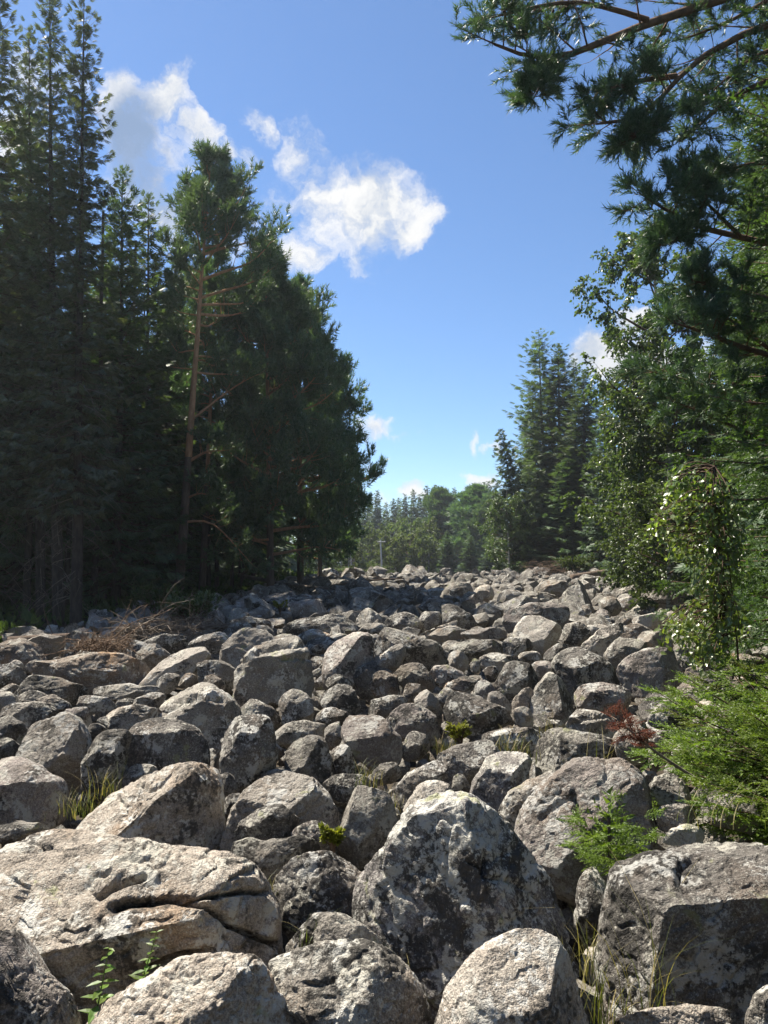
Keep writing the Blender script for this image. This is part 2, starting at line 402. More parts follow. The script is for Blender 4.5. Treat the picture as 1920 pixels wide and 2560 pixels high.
# ------------------------------------------------------------------ ground
def build_ground():
    ys = np.concatenate([np.linspace(-30, 0, 16)[:-1], np.linspace(0, 20, 81)[:-1], np.linspace(20, 70, 81)[:-1], np.linspace(70, 400, 34)[:-1], np.array([400, 700, 1200, 2500, 5000.])])
    xs = np.concatenate([-np.array([5000., 2500, 1200, 600, 300, 150, 90, 60]), np.linspace(-40, 40, 161), np.array([60., 90, 150, 300, 600, 1200, 2500, 5000])])
    X, Y = np.meshgrid(xs, ys)
    P = np.stack([X.ravel(), Y.ravel(), np.zeros(X.size)], 1)
    z = gz(P[:, 1]) - 0.22 + 0.10 * fbm(P * 0.45, 3, 3) * (np.abs(P[:, 0]) < 45) * (P[:, 1] < 80)
    inside = np.clip((P[:, 0] - np.interp(P[:, 1], [-2, 2, 6, 10, 14, 18, 24, 30, 40, 55], [-6.5, -6.5, -7, -8, -8.2, -7.6, -7.2, -6, -4.6, -4.2])) / .8, 0, 1) * np.clip((np.interp(P[:, 1], [-2, 5, 9, 14, 20, 30, 42, 55], [4.4, 4.4, 4.8, 6.6, 9.6, 14, 19, 23]) - P[:, 0]) / .8, 0, 1)
    P[:, 2] = z - 0.30 * inside * np.clip((58 - P[:, 1]) / 3, 0, 1)     # the bed of the stone field lies lower than the forest floor
    nx, ny = len(xs), len(ys)
    i = np.arange(nx * ny).reshape(ny, nx)
    F = np.stack([i[:-1, :-1].ravel(), i[:-1, 1:].ravel(), i[1:, 1:].ravel(), i[1:, :-1].ravel()], 1)
    o = obj('ground', mesh_of('ground', P, F, M['soil'], True))
    tag(o, 'dark forest soil between and under the boulders', None, None, 'structure')
build_ground()

# ------------------------------------------------------------------ boulders
def to_src(reg, pts):
    ox, oy = {'A': (0, 1380), 'B': (960, 1380), 'C': (0, 1920), 'D': (960, 1920)}[reg]
    p = np.array(pts, float) / 1.728
    return p + (ox, oy)
def chaikin(p, n=2):
    for _ in range(n):
        q = np.roll(p, -1, axis=0)
        p = np.stack([0.84 * p + 0.16 * q, 0.16 * p + 0.84 * q], 1).reshape(-1, 2)
    return p
def nrm3(v): return v / np.linalg.norm(v)
BOULDERS = []                     # (object, centre x, y, z, half width, half depth, half height)
def seg_dist(P, a, b):
    ab = b - a; t = np.clip(((P - a) @ ab) / max(1e-6, ab @ ab), 0, 1)
    return np.linalg.norm(P - (a + t[:, None] * ab), axis=1)
def boulder(reg, pts, label, tone='grey', depth=0.95, power=3.0, planes=None, cracks=(), facets=7, dist=None, sub=None, rough=1.0, strata=0.0, lift=0.0, group=None, seed=None):
    src = to_src(reg, pts)
    k = len(BOULDERS); rs = np.random.RandomState(1000 + k if seed is None else seed)
    bottom = src[:, 1].max()
    y0 = dist if dist else ground_hit(min(bottom, 2600))
    wpx, hpx = np.ptp(src[:, 0]), np.ptp(src[:, 1])
    size = math.sqrt(wpx * hpx) * y0 / FPX
    hd = 0.5 * size * depth
    yc = y0 + 0.75 * hd
    P2 = np.array([at(u, v, yc)[[0, 2]] for u, v in src])
    lo, hi = P2[:, 1].min(), P2[:, 1].max()
    low = P2[:, 1] < lo + 0.45 * (hi - lo)
    P2[low, 1] -= 0.22 * (hi - lo)
    P2 = chaikin(P2, 1)
    c = 0.5 * (P2.min(0) + P2.max(0)) * 0.5 + 0.5 * P2.mean(0)
    Q = (P2 - c) * 1.02
    ang = np.arctan2(Q[:, 1], Q[:, 0]); rad = np.hypot(Q[:, 0], Q[:, 1])
    o = np.argsort(ang); ang, rad = ang[o], rad[o]
    A = np.linspace(-math.pi, math.pi, 361)
    Rr = np.interp(A, np.concatenate([ang - 2 * math.pi, ang, ang + 2 * math.pi]), np.tile(rad, 3))
    if sub is None:
        sub = 6 if wpx > 480 else (5 if wpx > 225 else (4 if wpx > 75 else 3))
    V, F = ico(sub)
    s = np.hypot(V[:, 0], V[:, 2]); cc = np.abs(V[:, 1])
    kk = 1.0 / (s ** power + cc ** power) ** (1.0 / power)
    th = np.arctan2(V[:, 2], V[:, 0])
    r = np.interp(th, A, Rr) * kk * s
    X = np.stack([r * np.cos(th), np.sign(V[:, 1]) * kk * cc * hd, r * np.sin(th)], 1)
    X[:, 1] += 0.10 * hd * np.clip(X[:, 2] / max(1e-3, 0.5 * (hi - lo)), -1, 1)    # leans back towards the top
    sc = 0.5 * size
    off = rs.uniform(-50, 50, 3)
    X *= (1 + 0.04 * fbm(X / sc * 1.1 + off, 2, k))[:, None]
    pl = list(planes or [])
    if not planes:
        base = [(-0.15, -0.80, 0.72, 0.74), (0.05, -1.0, -0.22, 0.64), (-0.8, -0.7, 0.25, 0.74), (0.85, -0.65, 0.15, 0.72), (0.3, -0.85, 0.6, 0.80), (-0.5, -0.9, -0.3, 0.76), (0.5, -0.9, -0.3, 0.76)]
        front = base.pop(1); rs.shuffle(base); base.insert(0, front)
        for b_ in base[:facets]:
            n = np.array(b_[:3]) + rs.normal(0, 0.22, 3)
            pl.append((*n, min(0.95, b_[3] + rs.uniform(-0.10, 0.06))))
    for _ in range(5 if planes else 9):            # smaller chips knocked off all round
        n = nrm3(rs.normal(size=3))
        if n[1] > 0.5: n[1] *= -1
        pl.append((*n, rs.uniform(0.90, 0.97) if planes else rs.uniform(0.74, 0.92)))
    for (nx, ny, nz, kf) in pl:
        n = np.array((nx, ny, nz)); n = n / np.linalg.norm(n)
        d = X @ n + 0.022 * sc * perlin(X / sc * 1.9, k + 7)
        lim = kf * d.max()
        X -= np.clip(d - lim, 0, None)[:, None] * n * 0.985
    D = X / np.maximum(1e-6, np.linalg.norm(X, axis=1))[:, None]
    N = X / sc
    disp = 0.026 * rough * fbm(N * 3.0 + off, 3, k + 3)
    rid = 1 - np.abs(fbm(N * 3.4 + off, 2, k + 11))
    disp += -0.042 * rough * np.clip(rid - 0.76, 0, 1) * 3.5
    if sub >= 5:
        disp += 0.012 * rough * fbm(N * 11 + off, 3, k + 17)
    st = strata if strata else 0.8 * rs.uniform(0, 1) ** 1.3
    ax = np.array((rs.normal(0, .35), rs.normal(0, .25), 1.0)); ax /= np.linalg.norm(ax)
    lay = N @ ax * 4.0 + 0.9 * perlin(N * 1.3 + off, k + 23)
    saw = lay - np.floor(lay)
    disp += 0.050 * st * (np.minimum(saw, (1 - saw) * 6) - 0.4) * np.clip(0.5 + 1.5 * perlin(N * 1.9 - off, k + 31), 0, 1)
    X = X + D * (disp * sc)[:, None]
    for a_, q_ in ((0, Q[:, 0]), (2, Q[:, 1])):     # what was knocked off must not make the stone smaller
        lo_, hi_ = X[:, a_].min(), X[:, a_].max()
        X[:, a_] = q_.min() + (X[:, a_] - lo_) * (np.ptp(q_) / (hi_ - lo_))
    # the far side of a stone slopes away, so that its crest is its skyline
    X[:, 2] -= np.clip(X[:, 1], 0, None) * 1.05 * (EYE - c[1] - 0.5 * X[:, 2]) / yc
    origin = np.array((c[0], yc, c[1] + lift))
    if len(cracks):
        u, v = px_of(X + origin)
        P = np.stack([u, v], 1) + 5.0 * np.stack([perlin(N * 9, 1), perlin(N * 9, 2)], 1)
        front = np.clip((0.5 * hd - X[:, 1]) / (0.3 * hd), 0, 1)
        for (cp, wpx_, dep) in cracks:
            cp = to_src(reg, cp)
            d = np.min([seg_dist(P, cp[i], cp[i + 1]) for i in range(len(cp) - 1)], axis=0)
            X -= D * (dep * np.exp(-(d / max(5.5, .65 * wpx_)) ** 2) * front)[:, None]
    # origin at the stone's base
    zb = X[:, 2].min()
    X[:, 2] -= zb
    me = mesh_of('boulder', X, F, ROCK[tone], True)
    me.set_sharp_from_angle(angle=R(27))
    ob = obj('boulder', me, None, (origin[0], origin[1], origin[2] + zb))
    tag(ob, label, 'boulder', group or 'boulders of the stone field')
    BOULDERS.append((ob, origin[0], origin[1], origin[2], 0.5 * np.ptp(X[:, 0]), hd, 0.5 * np.ptp(X[:, 2])))
    return ob

# --- foreground
boulder('C', [(-80,420),(-20,290),(100,262),(250,255),(380,280),(520,305),(700,330),(880,345),(1000,370),(1080,400),(1130,460),(1160,540),(1200,610),(1220,720),(1190,820),(1120,830),(1000,820),(800,880),(620,960),(500,1030),(400,990),(250,890),(120,800),(0,700),(-80,620)],
        'huge tan layered slab with open cracks, largest boulder in the lower left', 'tan', 1.0, 2.6,
        planes=[(-0.10,-0.50,0.85,0.66),(0.15,-1.0,-0.22,0.68),(0.75,-0.6,0.25,0.86),(-0.6,-0.8,-0.2,0.82)], strata=1.0,
        cracks=[([(90,360),(160,345),(210,340)],5.25,0.075),([(420,560),(470,525),(520,505),(620,470)],9.45,0.120),([(500,600),(560,585),(640,580),(740,565),(800,570),(870,585)],13.65,0.165),([(860,570),(930,625),(1000,680),(1090,720),(1190,760)],8.4,0.150),([(880,560),(960,545),(1080,530),(1150,540)],6.3,0.090),([(640,880),(720,840),(830,810),(900,800)],14.7,0.120),([(0,520),(60,490),(110,520),(90,570)],6.3,0.060),([(1100,430),(1000,480),(960,540)],4.2,0.030)])
boulder('C', [(360,1110),(450,1040),(560,960),(680,890),(800,830),(920,805),(1040,795),(1110,815),(1160,870),(1200,950),(1250,1030),(1275,1110),(1280,1250),(800,1300),(340,1250)],
        'rounded ochre-topped boulder at the bottom edge, below the cracked slab', 'tan', 0.8, 2.3, planes=[(-0.3,-0.7,0.8,0.86),(0.75,-0.65,0.3,0.82)], dist=2.85)
boulder('C', [(1155,850),(1230,810),(1330,770),(1450,745),(1560,740),(1640,765),(1720,820),(1790,900),(1840,1000),(1870,1100),(1860,1250),(1500,1300),(1280,1200),(1230,1000)],
        'grey rounded boulder with olive lichen at the bottom edge, left of the mottled dome', 'grey', 0.8, 2.4, planes=[(-0.2,-0.7,0.8,0.85),(0.6,-0.8,0.3,0.85)], dist=3.0, cracks=[([(1320,930),(1380,935),(1440,915)],7,.03)])
boulder('D', [(-135,580),(-130,500),(-60,420),(0,340),(60,250),(110,190),(180,140),(270,105),(340,100),(390,130),(440,170),(520,240),(600,320),(680,400),(750,490),(800,580),(820,640),(790,700),(730,720),(600,700),(480,740),(400,800),(330,890),(280,950),(200,920),(120,830),(50,770),(-30,720),(-110,650)],
        'big dark pyramid boulder with white lichen crest and sharp ridge, centre foreground', 'crest', 1.0, 2.5,
        planes=[(-0.36,-0.88,0.16,0.52),(0.66,-0.56,0.42,0.66),(0.05,-1.0,-0.42,0.72),(-0.75,-0.55,0.25,0.88)], cracks=[([(370,400),(430,440),(440,370)],5,.05),([(390,330),(430,470),(520,480),(620,520),(700,600)],7,.02)])
boulder('D', [(220,1100),(260,1000),(330,880),(400,800),(480,740),(570,705),(650,697),(720,720),(770,770),(800,850),(840,960),(880,1060),(900,1150),(850,1280),(500,1320),(230,1260)],
        'smooth pale dome boulder mottled with yellowish lichen at the bottom centre', 'pale', 0.8, 2.3, planes=[(-0.1,-0.75,0.75,0.88),(0.8,-0.6,0.2,0.78)], dist=2.85, rough=0.7)
boulder('D', [(950,1000),(940,850),(960,720),(990,600),(1010,480),(1060,400),(1150,360),(1300,330),(1450,310),(1600,305),(1750,310),(1850,420),(1850,800),(1800,1100),(1600,1180),(1300,1160),(1050,1100),(960,1060)],
        'massive dark grey block with flat top filling the lower right corner', 'dark', 0.9, 3.2,
        planes=[(-0.05,-0.30,0.95,0.74),(0.02,-1.0,0.02,0.66),(-0.85,-0.6,0.2,0.84)], cracks=[([(1265,500),(1275,440),(1310,400),(1370,380)],8,.05)], dist=3.1)
boulder('D', [(570,330),(560,250),(600,170),(650,110),(700,50),(770,0),(830,-40),(880,-50),(960,-40),(1040,-40),(1090,0),(1130,60),(1170,150),(1195,250),(1200,320),(1100,330),(1000,400),(900,450),(760,470),(650,380)],
        'large pink-streaked purplish boulder with vertical crack, behind the white-crested pyramid', 'pink', 0.9, 2.8,
        planes=[(-0.35,-0.80,0.60,0.72),(0.15,-1.0,0.1,0.74),(0.9,-0.4,0.1,0.82)], cracks=[([(815,110),(830,180),(850,240),(890,310)],7,.07),([(650,240),(720,170),(800,130)],5,.03),([(960,-40),(965,60),(985,140)],4,.02)], strata=0.6)
boulder('C', [(-60,700),(0,705),(60,790),(130,870),(200,920),(280,1000),(340,1080),(330,1180),(100,1250),(-80,1200)],
        'pinkish smooth boulder in the bottom left corner under the cracked slab', 'pink', 0.9, 2.4, planes=[(0.3,-0.7,0.7,0.8),(0,-1,0.1,0.8)], dist=2.9)
boulder('D', [(1020,1100),(1100,1050),(1220,1020),(1340,1018),(1450,1050),(1530,1110),(1500,1200),(1100,1200)],
        'low tan stone at the bottom edge in front of the massive dark block', 'tan', 0.7, 2.3, dist=2.75)
boulder('D', [(1560,1110),(1610,1020),(1660,950),(1720,930),(1760,1150),(1640,1200)], 'speckled stone cut off by the bottom right corner', 'grey', 0.8, 2.3, dist=2.6)
boulder('C', [(260,255),(330,200),(420,150),(500,90),(580,50),(680,10),(760,-20),(850,-25),(920,0),(950,60),(960,150),(955,250),(950,340),(850,330),(700,310),(560,300),(400,285)],
        'tan wedge-shaped boulder with curled lichen on its shaded end, above the cracked slab', 'tan', 1.0, 2.7,
        planes=[(-0.45,-0.50,0.80,0.62),(0.35,-0.95,0.1,0.66),(0.9,-0.4,0.1,0.85)], cracks=[([(500,125),(530,160),(545,230)],4,.03),([(620,75),(650,100),(700,80),(750,20)],6,.03)], dist=4.9)
boulder('C', [(965,240),(1000,180),(1050,110),(1110,70),(1200,25),(1290,10),(1330,25),(1390,90),(1440,150),(1475,200),(1440,260),(1400,290),(1250,330),(1100,330),(980,330)],
        'broad humped boulder with flat pale crown, dark lichen flanks, mid foreground', 'pale', 0.95, 2.5, planes=[(-0.1,-0.5,0.9,0.68),(-0.4,-0.95,0.1,0.7),(0.6,-0.8,0.2,0.75)], dist=4.9)
boulder('C', [(1005,290),(1040,250),(1100,200),(1180,155),(1240,155),(1280,185),(1290,230),(1270,280),(1180,305),(1080,310)], 'small tilted wedge leaning on the front of the broad humped boulder', 'dark', 0.8, dist=4.7)
boulder('C', [(1250,290),(1290,240),(1390,225),(1420,260),(1425,330),(1400,360),(1300,330)], 'small stone with broken red-pink face left of the upright grey egg stone', 'pink', 0.8, dist=4.65)
boulder('C', [(985,350),(1010,305),(1080,295),(1140,315),(1220,305),(1300,290),(1350,315),(1380,350),(1330,380),(1240,400),(1190,470),(1100,430),(1020,390)], 'smooth saddle-backed brown-grey stone at the end of the cracked slab', 'grey', 0.9, dist=4.3, rough=.6)
boulder('C', [(1450,330),(1460,230),(1480,110),(1530,75),(1600,85),(1680,100),(1720,170),(1715,270),(1680,340),(1620,400),(1530,400),(1470,370)], 'upright grey egg-shaped boulder just left of the white-crested pyramid', 'grey', 0.9, 2.5)
boulder('C', [(1185,600),(1175,520),(1210,430),(1260,380),(1340,355),(1450,365),(1530,400),(1580,430),(1560,520),(1530,600),(1500,680),(1400,720),(1260,720)], 'dark mossy-cornered block between the cracked slab and the white-crested pyramid', 'dark', 0.9, 3.0, dist=3.9)
boulder('C', [(1230,790),(1250,720),(1300,670),(1370,630),(1450,620),(1500,680),(1450,780),(1350,820),(1270,820)], 'small round stone with a grass sprout at the foot of the dark mossy block', 'grey', 0.8, dist=3.45)
boulder('C', [(1340,780),(1400,690),(1440,640),(1490,620),(1560,660),(1610,700),(1660,760),(1600,800),(1450,800)], 'small peaked stone behind the olive-lichen boulder at the bottom', 'grey', 0.8, dist=3.3)
# --- left middle
boulder('A', [(-60,900),(20,880),(100,905),(190,955),(270,990),(282,1040),(270,1100),(200,1150),(60,1165),(-60,1150)], 'brown block with blotchy lichen front cut by the left edge', 'pink', 0.9, 3.0, planes=[(-.1,-.5,.9,.7),(0.1,-1,0,.72),(.8,-.6,.1,.85)])
boulder('C', [(-60,260),(20,232),(110,226),(190,230),(200,250),(130,262),(40,275),(-60,300)], 'flat lichen-edged slab lying between the left-edge brown block and cracked slab', 'grey', 0.9, dist=5.0)
boulder('A', [(92,870),(110,790),(140,740),(200,715),(270,690),(330,710),(360,760),(385,830),(390,870),(340,960),(290,995),(240,960),(160,920),(100,900)], 'bright pale tilted block with a big flat sunlit face at the left', 'pale', 0.9, 3.0, planes=[(-.25,-.8,.60,.62),(.5,-.8,-.4,.7),(.85,-.5,.2,.86)], cracks=[([(265,800),(285,840),(250,880)],3,.02)])
boulder('A', [(530,860),(550,790),(590,745),(650,712),(730,725),(800,740),(850,770),(890,830),(905,880),(850,910),(760,930),(700,940),(640,900),(560,900)], 'dark angular boulder patched with green and white lichen, left of centre', 'dark', 0.9, 2.9, planes=[(-.1,-.45,.9,.75),(-.1,-1,.1,.66),(.6,-.8,.2,.8)])
boulder('A', [(340,1000),(355,920),(390,850),(430,780),(490,765),(560,775),(540,840),(530,900),(540,960),(500,1010),(430,1040),(360,1040)], 'tall grey stone between the bright pale block and the dark angular boulder', 'grey', 0.8)
boulder('A', [(690,690),(720,640),(770,590),(840,562),(890,565),(950,600),(1010,640),(1045,690),(1045,760),(1010,810),(960,870),(900,860),(880,790),(800,740),(700,720)], 'big tilted boulder with folded layers on top, behind the dark angular boulder', 'grey', 0.9, 2.6, planes=[(-.35,-.4,.85,.68),(.2,-1,.1,.7),(.8,-.5,.2,.85)], strata=0.9, dist=8.2, cracks=[([(700,700),(800,640),(880,625),(960,640)],7,.06)])
boulder('A', [(948,880),(965,820),(1000,770),(1040,720),(1100,702),(1160,705),(1185,750),(1198,810),(1195,880),(1170,940),(1120,1000),(1070,1010),(1020,990),(970,930)], 'tall egg-shaped dark boulder standing upright in the middle of the field', 'dark', 0.9, 2.4)
boulder('A', [(1232,870),(1260,820),(1330,790),(1390,795),(1420,850),(1435,920),(1420,980),(1350,985),(1290,960),(1240,930)], 'faceted pale-grey boulder right of the tall upright egg', 'grey', 0.9, 3.0, planes=[(-.4,-.7,.6,.66),(.5,-.85,.2,.66),(0,-1,-.3,.8)])
boulder('A', [(1180,740),(1250,725),(1340,728),(1400,750),(1395,790),(1330,800),(1240,830),(1190,820)], 'flat-topped greenish stone behind the faceted pale-grey boulder', 'grey', 0.9)
boulder('A', [(1195,680),(1220,640),(1270,590),(1320,600),(1358,640),(1355,700),(1330,730),(1250,725)], 'speckled angular stone standing right below the layered loaf boulder', 'grey', 0.9)
boulder('A', [(1075,630),(1110,600),(1155,570),(1200,590),(1230,630),(1190,660),(1120,650)], 'dark peaked stone tucked under the layered loaf boulder', 'dark', 0.9)
boulder('A', [(1030,660),(1070,632),(1130,650),(1190,690),(1220,715),(1180,735),(1080,720),(1040,700)], 'sloping light-grey slab right of the folded-layer boulder', 'grey', 0.9)
boulder('A', [(1015,540),(1030,480),(1080,430),(1140,395),(1210,375),(1270,360),(1310,385),(1340,430),(1355,500),(1350,570),(1310,600),(1250,610),(1190,585),(1130,610),(1060,635),(1025,610)], 'big loaf-shaped boulder with ledges and layered cap, centre left of the field', 'grey', 0.95, 2.8, planes=[(-.1,-.45,.9,.8),(-.1,-1,0,.7),(.75,-.6,.1,.85)], strata=1.0, dist=9.3, cracks=[([(1030,480),(1100,440),(1200,410),(1320,400)],5,.06),([(1220,460),(1270,455),(1340,460)],5,.05)])
boulder('A', [(935,460),(950,410),(1000,360),(1080,325),(1150,338),(1215,375),(1230,450),(1100,520),(980,500)], 'tall rounded pale boulder behind the ledged loaf boulder', 'pale', 0.9, dist=11.5)
boulder('A', [(1390,500),(1400,440),(1430,390),(1480,360),(1540,345),(1600,350),(1620,420),(1600,480),(1540,530),(1470,560),(1410,550)], 'pinkish sloping boulder right of the ledged loaf boulder', 'pink', 0.95, dist=10.3, planes=[(-.5,-.6,.6,.68),(.4,-.9,.1,.7)])
boulder('B', [(-60,430),(-40,360),(0,325),(60,325),(110,345),(160,380),(220,395),(270,430),(285,460),(240,485),(150,480),(60,470),(-30,480)], 'long whale-backed grey boulder at the middle of the field', 'grey', 0.9, dist=11.3)
boulder('B', [(-65,475),(0,430),(60,395),(95,395),(95,430),(60,465),(10,500),(-50,515)], 'pointed green-grey slab leaning on the whale-backed boulder', 'grey', 0.6, dist=10.3)
boulder('A', [(1515,505),(1560,470),(1620,475),(1680,505),(1730,560),(1720,600),(1620,605),(1560,590),(1530,550)], 'dark blocky stone in front of the pinkish sloping boulder', 'dark', 0.9)
boulder('A', [(1370,640),(1390,600),(1440,570),(1520,575),(1560,620),(1545,690),(1460,700),(1390,670)], 'dull grey rounded block with pale left shoulder below the pinkish boulder', 'grey', 0.9)
boulder('A', [(1400,590),(1440,525),(1480,535),(1530,570),(1500,600),(1430,600)], 'small peak of grey rock behind the dull grey rounded block', 'grey', 0.9, dist=9.2)
boulder('A', [(1362,700),(1400,668),(1470,680),(1515,705),(1480,745),(1400,755),(1368,735)], 'dark lens-shaped stone below the dull grey rounded block', 'dark', 0.9)
boulder('A', [(1470,800),(1490,710),(1560,702),(1650,705),(1700,760),(1740,810),(1730,870),(1660,900),(1560,850)], 'pale pink block with a broken flat top in the centre of the field', 'pink', 0.95, 3.2, planes=[(-.15,-.55,.85,.62),(.7,-.7,.1,.8),(0,-1,-.1,.75)])
boulder('A', [(1395,790),(1420,750),(1480,730),(1470,800),(1430,840)], 'small lichen-yellow stone pressed against the left of the pale pink block', 'grey', 0.9)
boulder('A', [(1420,880),(1450,840),(1510,830),(1540,870),(1530,940),(1450,960),(1425,920)], 'small dark stone behind the grass tuft, right of the faceted boulder', 'dark', 0.9)
boulder('A', [(1390,990),(1440,960),(1520,955),(1590,975),(1630,1020),(1600,1045),(1500,1060),(1410,1030)], 'dark low dome stone above the upright grey egg-shaped boulder', 'dark', 0.9)
boulder('A', [(1600,970),(1640,920),(1680,905),(1740,930),(1700,990)], 'small grey stone left of the lichen-rimmed dark slab', 'grey', 0.9)
boulder('A', [(500,990),(540,950),(620,912),(680,935),(640,980),(560,1010),(510,1030)], 'brown oval stone lying against the tan wedge-shaped boulder', 'grey', 0.8)
boulder('A', [(930,965),(980,950),(1025,985),(1020,1040),(960,1055)], 'brownish stone peeking out right of the tan wedge-shaped boulder', 'grey', 0.9)
boulder('A', [(960,1075),(1000,1050),(1050,1040),(1060,1100),(1000,1150),(960,1130)], 'shaded grey stone between the tan wedge and the broad humped boulder', 'dark', 0.9)
boulder('A', [(1115,990),(1150,950),(1220,935),(1270,955),(1250,1000),(1150,1010)], 'grey stone showing just above the broad humped boulder', 'grey', 0.9)
boulder('A', [(570,650),(620,620),(680,605),(715,610),(690,660),(660,690),(600,680)], 'pale slab wedged left of the folded-layer boulder', 'pale', 0.9)
boulder('A', [(445,700),(480,665),(550,655),(640,670),(690,700),(660,720),(600,740),(560,770),(500,760)], 'sunlit tan slab behind the dark angular boulder', 'tan', 0.9)
boulder('A', [(330,640),(370,618),(440,625),(500,640),(490,665),(440,690),(370,690),(340,670)], 'striped dark and pale stone above the pink broken block', 'dark', 0.9)
boulder('A', [(268,690),(300,672),(370,668),(390,690),(385,740),(340,750)], 'pink broken block behind the bright pale tilted block', 'pink', 0.9, 3.2)
boulder('A', [(370,765),(400,738),(440,745),(460,770),(430,805),(385,805)], 'small dark round stone right of the bright pale tilted block', 'dark', 0.9)
boulder('A', [(405,735),(440,710),(490,715),(530,745),(510,770),(450,765)], 'small lichen-white stone behind the small dark round stone', 'white', 0.9)
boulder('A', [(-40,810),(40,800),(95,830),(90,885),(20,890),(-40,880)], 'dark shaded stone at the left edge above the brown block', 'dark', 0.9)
boulder('A', [(-40,760),(20,750),(60,790),(40,815),(-40,815)], 'small grey-brown stone on the left edge, second above the brown block', 'grey', 0.9)
boulder('A', [(-40,790),(-10,700),(60,730),(110,755),(100,815),(40,810)], 'dark brown stone left of the bright pale block', 'dark', 0.9)
boulder('A', [(-20,720),(20,660),(90,645),(170,650),(240,680),(230,715),(150,740),(60,745)], 'bluish-grey lichen slab above the bright pale block, near the left edge', 'grey', 0.9)
boulder('A', [(60,640),(110,595),(170,605),(220,640),(150,665),(80,665)], 'brown hump behind the bluish-grey lichen slab', 'grey', 0.9)
boulder('A', [(140,655),(200,612),(260,630),(310,660),(240,685),(160,675)], 'long tan stone right of the brown hump at the left', 'tan', 0.9)
boulder('A', [(-40,660),(-20,610),(30,600),(65,640),(40,680),(-30,690)], 'grey stone on the left edge beside the brown hump', 'grey', 0.9)
boulder('A', [(25,600),(70,560),(130,530),(190,535),(270,560),(330,580),(365,610),(340,640),(230,630),(150,620),(60,625)], 'long flat slab with mossy yellow top below the rusty boulder', 'grey', 0.9, strata=.8)
boulder('A', [(115,520),(200,480),(300,465),(380,440),(470,430),(560,460),(610,490),(630,520),(600,555),(540,580),(430,570),(380,600),(300,580),(200,545)], 'wide rusty orange-brown boulder under the dead brushwood pile', 'rust', 0.9, 2.5, dist=10.6)
boulder('A', [(-50,520),(0,485),(60,480),(105,520),(95,565),(40,575),(-40,575)], 'blue-grey stone on the left edge at the forest margin', 'grey', 0.9)
boulder('A', [(100,510),(125,470),(160,468),(180,490),(150,520)], 'small pale stone left of the rusty boulder', 'pale', 0.9)
boulder('A', [(25,490),(50,465),(85,470),(100,495),(70,505)], 'small white-topped stone at the forest margin near the left edge', 'pale', 0.9)
boulder('A', [(578,450),(610,415),(660,392),(700,405),(740,440),(700,480),(640,500),(600,490)], 'domed tan stone right of the dead brushwood pile', 'tan', 0.9)
boulder('A', [(600,540),(640,505),(700,470),(760,435),(820,415),(900,410),(905,450),(870,480),(830,500),(800,540),(700,560),(620,570)], 'long ramp-shaped boulder with rusty end, right of the rusty boulder', 'pale', 0.9, planes=[(-.3,-.45,.85,.66),(.3,-.95,.05,.7)])
boulder('A', [(840,500),(870,475),(930,465),(990,480),(1025,510),(1020,570),(960,590),(880,560),(850,540)], 'grey oval boulder just left of the ledged loaf boulder', 'grey', 0.9)
boulder('A', [(670,570),(690,535),(730,522),(775,530),(770,560),(740,590),(690,600)], 'small white-grey broken stone in front of the ramp-shaped boulder', 'pale', 0.9)
boulder('A', [(760,570),(790,530),(830,520),(865,550),(840,575),(790,580)], 'small creased stone right of the white-grey broken stone', 'grey', 0.9)
boulder('A', [(870,560),(910,528),(950,535),(975,580),(940,600),(890,590)], 'small tan stone behind the folded-layer boulder', 'tan', 0.9)
boulder('A', [(395,605),(430,575),(500,565),(580,580),(640,580),(700,600),(690,625),(600,645),(480,645),(420,625)], 'flat greenish slab in the shade of the rusty boulder', 'grey', 0.9)
boulder('A', [(490,655),(520,630),(580,632),(600,650),(560,670)], 'small dark flat stone in front of the flat greenish slab', 'dark', 0.9)
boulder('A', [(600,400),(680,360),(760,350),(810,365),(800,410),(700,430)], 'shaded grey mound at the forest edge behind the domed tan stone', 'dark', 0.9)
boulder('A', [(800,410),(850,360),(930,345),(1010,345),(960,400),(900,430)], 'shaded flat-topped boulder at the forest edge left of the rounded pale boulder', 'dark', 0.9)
boulder('A', [(960,310),(1020,278),(1110,278),(1170,300),(1150,335),(1020,335)], 'low rounded boulder by the leafy shrub at the forest edge', 'tan', 0.9)
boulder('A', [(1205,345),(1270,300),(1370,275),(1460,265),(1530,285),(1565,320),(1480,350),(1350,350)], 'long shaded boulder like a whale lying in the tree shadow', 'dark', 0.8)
boulder('A', [(1285,360),(1320,335),(1380,332),(1415,360),(1400,400),(1310,400)], 'bluish lichen stone in front of the long shaded boulder', 'grey', 0.9)
boulder('A', [(1335,420),(1360,400),(1410,395),(1430,415),(1400,440)], 'small brown stone behind the ledged loaf boulder', 'rust', 0.9)
boulder('A', [(1420,385),(1440,355),(1490,350),(1510,365),(1480,385)], 'small pale stone left of the pinkish sloping boulder', 'pale', 0.9)
boulder('A', [(1540,345),(1570,315),(1610,305),(1670,315),(1660,355),(1590,360)], 'pale grey stone behind the pinkish sloping boulder', 'grey', 0.9)
